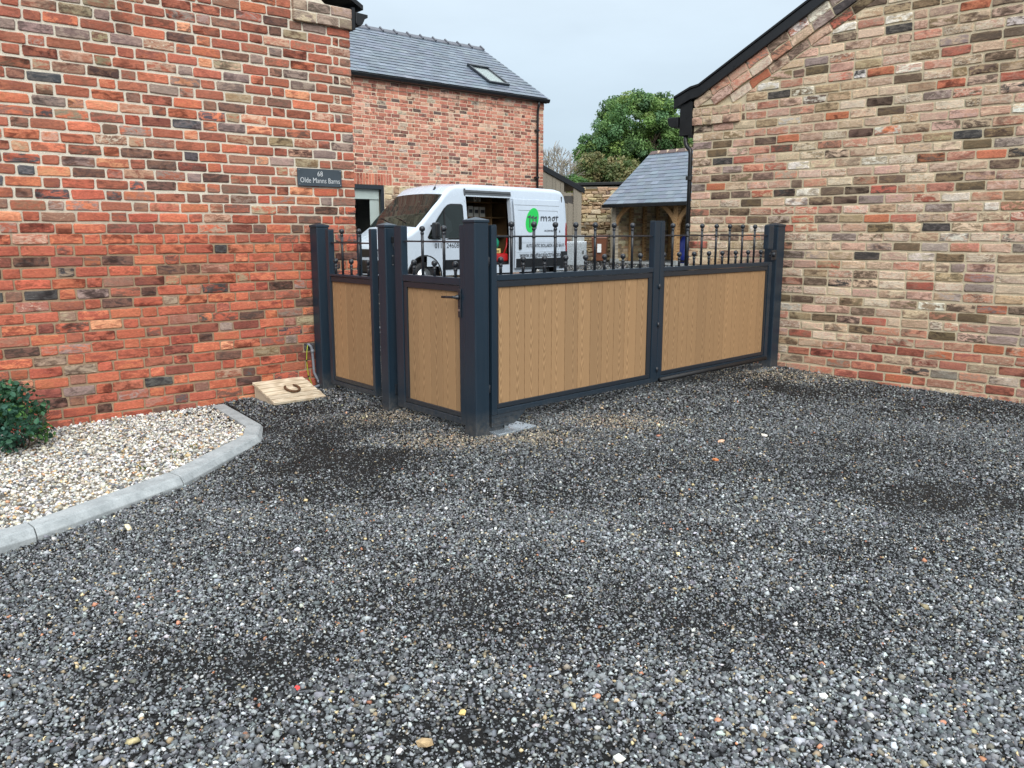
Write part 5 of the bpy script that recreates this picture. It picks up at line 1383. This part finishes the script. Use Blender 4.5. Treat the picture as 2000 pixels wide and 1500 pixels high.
while x < 2 * BW + .3:
    mb = MB()
    for s_ in (-1, 1):
        mb.add([(x, BD / 2, CRZ + .04), (x + .44, BD / 2, CRZ + .04), (x + .44, BD / 2 + s_ * .17, CRZ - .09), (x, BD / 2 + s_ * .17, CRZ - .09), (x, BD / 2, CRZ + .01), (x + .44, BD / 2, CRZ + .01), (x + .44, BD / 2 + s_ * .17, CRZ - .12), (x, BD / 2 + s_ * .17, CRZ - .12)],
               [(0, 1, 2, 3), (7, 6, 5, 4), (3, 2, 6, 7), (0, 3, 7, 4), (1, 5, 6, 2)])
    mb.build('ridge_tile', M_CLAY, port, bevel=.006)
    mb = MB(); mb.box(x + .441, x + .459, BD / 2 - .16, BD / 2 + .16, CRZ - .08, CRZ + .03); mb.build('ridge_joint', M_MORT_H, port); x += .46
ccx, csx = math.cos(TH_C), math.sin(TH_C)
def in_port(x, y): return CP[0] + ccx * x - csx * y, CP[1] + csx * x + ccx * y, CG + .03
def bluebag(x, y, lab, s_):
    t = thing('tarpaulin_cover', lab, 'cover', in_port(x, y), TH_C, 'dark blue covers in the car port')
    mb = MB(); mb.lathe([(.5 * s_, 0), (.52 * s_, .3 * s_), (.42 * s_, .8 * s_), (.2 * s_, 1.15 * s_), (.02, 1.22 * s_)], (0, 0, 0), 10); mb.build('sheet', M_BLUE, t, True)
    mb = MB(); mb.lathe([(.525 * s_, .05), (.535 * s_, .08), (.525 * s_, .11)], (0, 0, 0), 12); mb.build('hem', M_BLACK, t)
bluebag(3.0, .85, 'dark blue cover left of middle oak post in car port', .85); bluebag(4.45, 1.0, 'dark blue cover right of middle oak post in car port', 1.0)

# wheelie bin
def wheelie(x, y, rz):
    t = thing('wheelie_bin', 'brown wheelie bin with white label beside the car port post', 'bin', (x, y, float(gz(x, y))), rz)
    mb = MB(); v = []
    for z, hw, hd in ((.08, .22, .22), (.92, .29, .33)): v += [(-hw, -hd, z), (hw, -hd, z), (hw, hd, z), (-hw, hd, z)]
    mb.add(v, [(3, 2, 1, 0), (4, 5, 6, 7), (0, 1, 5, 4), (1, 2, 6, 5), (2, 3, 7, 6), (3, 0, 4, 7)]); mb.build('body', M_BINBROWN, t, bevel=.02)
    mb = MB(); mb.add([(-.31, -.36, .925), (.31, -.36, .925), (.31, .37, .95), (-.31, .37, .95), (-.29, -.33, .98), (.29, -.33, .98), (.29, .36, 1.06), (-.29, .36, 1.06)], [(3, 2, 1, 0), (4, 5, 6, 7), (0, 1, 5, 4), (1, 2, 6, 5), (2, 3, 7, 6), (3, 0, 4, 7)]); mb.build('lid', M_BINBROWN, t, bevel=.02)
    mb = MB(); mb.box(-.06, .09, -.325, -.285, .40, .72); mb.build('sticker', M_WHITEP, t)
    for sx in (-.24, .24):
        mb = MB(); mb.lathe([(.09, -.025), (.10, -.02), (.10, .02), (.09, .025)], (sx, .24, .10), 14, 'x'); mb.build('wheel', M_RUBBER, t)
    return t
wheelie(3.36, 31.8, R_(-12))
gc = thing('metal_cabinet', 'galvanised metal cabinet beside the back of the van', 'cabinet', (2.22, 30.2, float(gz(2.4, 30.2))), R_(4))
mb = MB(); mb.box(-.45, .45, -.3, .3, 0, .84); mb.build('body', M_GALV, gc, bevel=.01)
mb = MB(); mb.box(-.41, .41, -.305, -.301, .04, .79); mb.build('door', M_GALV, gc, bevel=.002)
mb = MB(); mb.box(.30, .34, -.33, -.306, .40, .52); mb.build('handle', M_BLACK, gc)
def slabby(name, lab, cat, x, y, w_, d, h, mat, rz=0, base=0.0):
    t = thing(name, lab, cat, (x, y, float(gz(x, y)) + base), rz); mb = MB(); mb.box(-w_ / 2, w_ / 2, -d / 2, d / 2, 0, h); mb.build('body', mat, t, bevel=.008)
    mb = MB(); mb.box(-w_ / 2 - .01, w_ / 2 + .01, -d / 2 - .01, d / 2 + .01, h + .001, h + .03); mb.build('rim', mat, t, bevel=.005); return t
slabby('planter', 'small stone trough standing on top of the metal cabinet', 'trough', 2.40, 30.25, .42, .3, .20, M_CONC, .05, .842)
slabby('brick_block', 'flat red block lying beside trough on the metal cabinet', 'block', 1.98, 30.2, .26, .22, .06, M_CLAY, .2, .842)

# ------------------------------------------------------------------ rough stone wall and plank shed
SW = (2.35, 34.2); TH_S = R_(-6); SG = float(gz(2.5, 34))
swall = thing('stone_wall', 'tall rough golden stone wall between shed and car port', 'wall', (SW[0], SW[1], SG), TH_S)
prof_t = lambda x: 2.30 + .62 * min(1, max(0, (x + .25) / .55)) + (.02 * math.sin(x * 5))
mb = MB(); mb.prism([(-.55, -.3), (2.5, -.3), (2.5, 2.9), (.3, 2.86), (-.25, 2.25), (-.55, 2.2)], .03, .5); mb.build('core', mortar_mat('earth mortar', C(120, 100, 72)), swall)
z = -.05; stones = []
bpy.context.view_layer.update()
while z < 3.0:
    h = random.choice((.055, .075, .10, .15, .2)) * random.uniform(.85, 1.15) if z < 2.4 else random.uniform(.10, .16); x = -.6 + random.uniform(-.1, .1)
    while x < 2.5:
        L = random.uniform(.10, .34) * (1 + h * 2); x1 = x + L
        if z + h < prof_t((x + x1) / 2) + .03:
            stones.append(([(x, z + random.gauss(0, .012)), (x1, z + random.gauss(0, .012)), (x1, z + h - .02 + random.gauss(0, .012)), (x, z + h - .02 + random.gauss(0, .012))], mk_tint(PAL_STONE), random.uniform(-.05, .0), .035, .014))
        x = x1 + .02
    z += h
W_ = swall.matrix_basis
for i_, b_ in enumerate(stones):
    mb = MB(); brick_geo(mb, b_[0], b_[1], b_[2], .04, .014, .022); mb.build('stone', M_STONE, swall, fixn=False)
shed = thing('plank_shed', 'weathered grey plank shed with black sloping bargeboard', 'shed', (1.05, 30.6, float(gz(1, 30.6))), R_(30))
zt = lambda x: 3.42 - .42 * x
x = -1.2; 
while x < 1.75:
    w_ = random.uniform(.16, .24); zb_ = random.uniform(-.1, 0)
    if x < 1.0 or x > 1.22:
        mb = MB(); d_ = random.uniform(0, .02); mb.prism([(x, zb_), (x + w_ - .012, zb_), (x + w_ - .012, zt(x + w_)), (x, zt(x))], -d_, .03); mb.build('plank', M_OLDWOOD, shed, origin=None, bevel=.003)
    else:
        mb = MB(); mb.prism([(x, zb_), (x + w_ - .012, zb_), (x + w_ - .012, 2.2), (x, 2.25)], 0, .03); mb.build('plank', M_OLDWOOD, shed, bevel=.003)
    x += w_
mb = MB(); mb.prism([(-1.3, zt(-1.3) - .03), (1.9, zt(1.9) - .03), (1.9, zt(1.9) + .17), (-1.3, zt(-1.3) + .17)], -.07, -.03); mb.build('bargeboard', M_BLACK, shed, bevel=.006)
mb = MB(); mb.prism([(-1.3, zt(-1.3) + .10), (1.9, zt(1.9) + .10), (1.9, zt(1.9) + .16), (-1.3, zt(-1.3) + .16)], -.029, 3.0); mb.build('roof', M_BLACK, shed)
mb = MB(); mb.box(-1.2, 1.75, .035, 2.8, -.1, 2.5); mb.build('inside', M_DARKIN, shed)
lt = thing('low_roof', 'dark low roof edge just above the stone wall', 'roof', (3.0, 37.5, float(gz(3, 37))), R_(-8))
mb = MB(); mb.prism([(-1.6, 3.12), (2.2, 3.18), (2.2, 3.30), (-1.6, 3.24)], -.1, 2.5); mb.build('roof_sheet', M_BLACK, lt, bevel=.01); mb = MB(); mb.box(-1.5, 2.0, 0, 2.4, -.2, 3.10); mb.build('wall', M_OLDWOOD, lt)

# ------------------------------------------------------------------ trees
GREENS = [C(104, 134, 80), C(90, 124, 76), C(118, 148, 84), C(96, 130, 90), C(84, 116, 72), C(142, 166, 92)]
def tree(name, lab, x, y, base, trunk_h, trunk_r, blobs, n, leaf_s, per, cols, clump_r, group='trees beyond the stone wall'):
    t = thing(name, lab, 'tree', (x, y, base), 0, group)
    mb = MB(); mb.tube([(0, 0, -.3), (.1, .0, trunk_h * .5), (0, .1, trunk_h), (.1, 0, trunk_h * 1.5)], [trunk_r * 1.2, trunk_r, trunk_r * .8, trunk_r * .4], 10)
    mb.build('trunk', M_BARK, t, True)
    mb = MB()
    for _ in range(9): branches(mb, (0, 0, trunk_h * random.uniform(.7, 1.3)), (random.gauss(0, 1), random.gauss(0, 1), 1.1), trunk_h * .36, trunk_r * .4, 3, .45, .015)
    mb.build('limbs', M_BARK, t)
    cs = []
    for (bx_, by_, bz_, rx, ry, rz, k) in blobs: cs += blob_points(bx_, by_, bz_, rx, ry, rz, int(n * k))
    leaves('crown', cs, [clump_r * random.uniform(.6, 1.3) for _ in cs], per, leaf_s, cols, M_LEAF, t, .3, 0, .6)
    return t
tree('broadleaf_tree', 'tall round dense green tree behind the car port roof', 7.7, 52, .4, 3.6, .35,
     [(0, 0, 6.6, 3.0, 3.0, 2.9, .46), (-1.6, -.3, 5.4, 2.2, 2.2, 1.9, .20), (-2.6, -.5, 4.4, 1.2, 1.5, 1.6, .10), (1.7, .2, 5.6, 2.3, 2.2, 2.2, .20), (.2, 0, 3.6, 3.2, 2, 1.4, .14)], 640, .085, 200, GREENS, .50)
tree('hawthorn_tree', 'shorter olive-brown leafed tree in front of tall green tree', 5.0, 43, .4, 2.0, .16,
     [(0, 0, 3.4, 1.9, 1.5, 1.3, .6), (-.8, 0, 4.2, 1.0, 1.0, .8, .18), (.9, 0, 3.9, 1.2, 1, .8, .2)], 300, .07, 90, [C(122, 126, 82), C(138, 132, 92), C(108, 120, 74), C(146, 136, 96), C(92, 112, 68)], .32)
tree('hawthorn_tree', 'small brownish tree showing between black gutter and car port ridge', 10.3, 46, .4, 2.4, .16,
     [(0, 0, 4.3, 1.5, 1.2, 1.5, 1.0)], 150, .07, 90, [C(128, 128, 86), C(92, 100, 58), C(120, 112, 76), C(74, 90, 52)], .34)
tree('laurel_bush', 'bright green bush low against back of the stone wall', 2.9, 40.5, .4, 1.2, .08,
     [(0, 0, 2.9, 1.1, .8, .8, 1.0)], 70, .08, 55, [C(70, 108, 52), C(86, 122, 60), C(58, 92, 46)], .3)
bt = thing('bare_tree', 'thin twiggy almost leafless tree right of the brick house', 'tree', (2.05, 44, .4), 0, None)
mb = MB()
for _ in range(5): branches(mb, (random.gauss(0, .25), 0, 1.0), (random.gauss(0, .35), random.gauss(0, .3), 1), 1.3, .06, 5, .42, .013, .12)
mb.tube([(0, 0, -.3), (0, 0, 1.2)], [.12, .08], 8); mb.build('branches', plain('pale grey bark', C(150, 142, 130), .9, 0, .2, 8), bt)
cs = [(random.uniform(-1.3, 1.5), random.uniform(-.5, .5), random.uniform(2.8, 5.0)) for _ in range(50)]
leaves('sparse_leaves', cs, [.25] * 50, 5, .06, [C(130, 134, 90), C(150, 140, 100)], M_LEAF, bt, .2)
iv = leaves('creeper', [(.3 + a, 32.8 + .5 * a, 3.75 - .33 * a + random.uniform(-.1, .12)) for a in np.linspace(-.6, 2.2, 34)], [.22] * 34, 40, .05, [C(120, 124, 70), C(104, 114, 60), C(140, 136, 84)], M_LEAF, None, .3)
tag(iv, 'olive green creeper growing over the shed roof', 'creeper', kind='stuff')

# far hedge line that closes the view at ground level
hd = leaves('hedge', [(a, 62 + random.uniform(-2, 2), random.uniform(.6, 3.2)) for a in np.linspace(-60, 60, 240)], [1.5] * 240, 60, .30, GREENS, M_LEAF, None, .2)
tag(hd, 'far dark green hedge beyond the yard', 'hedge', kind='stuff')
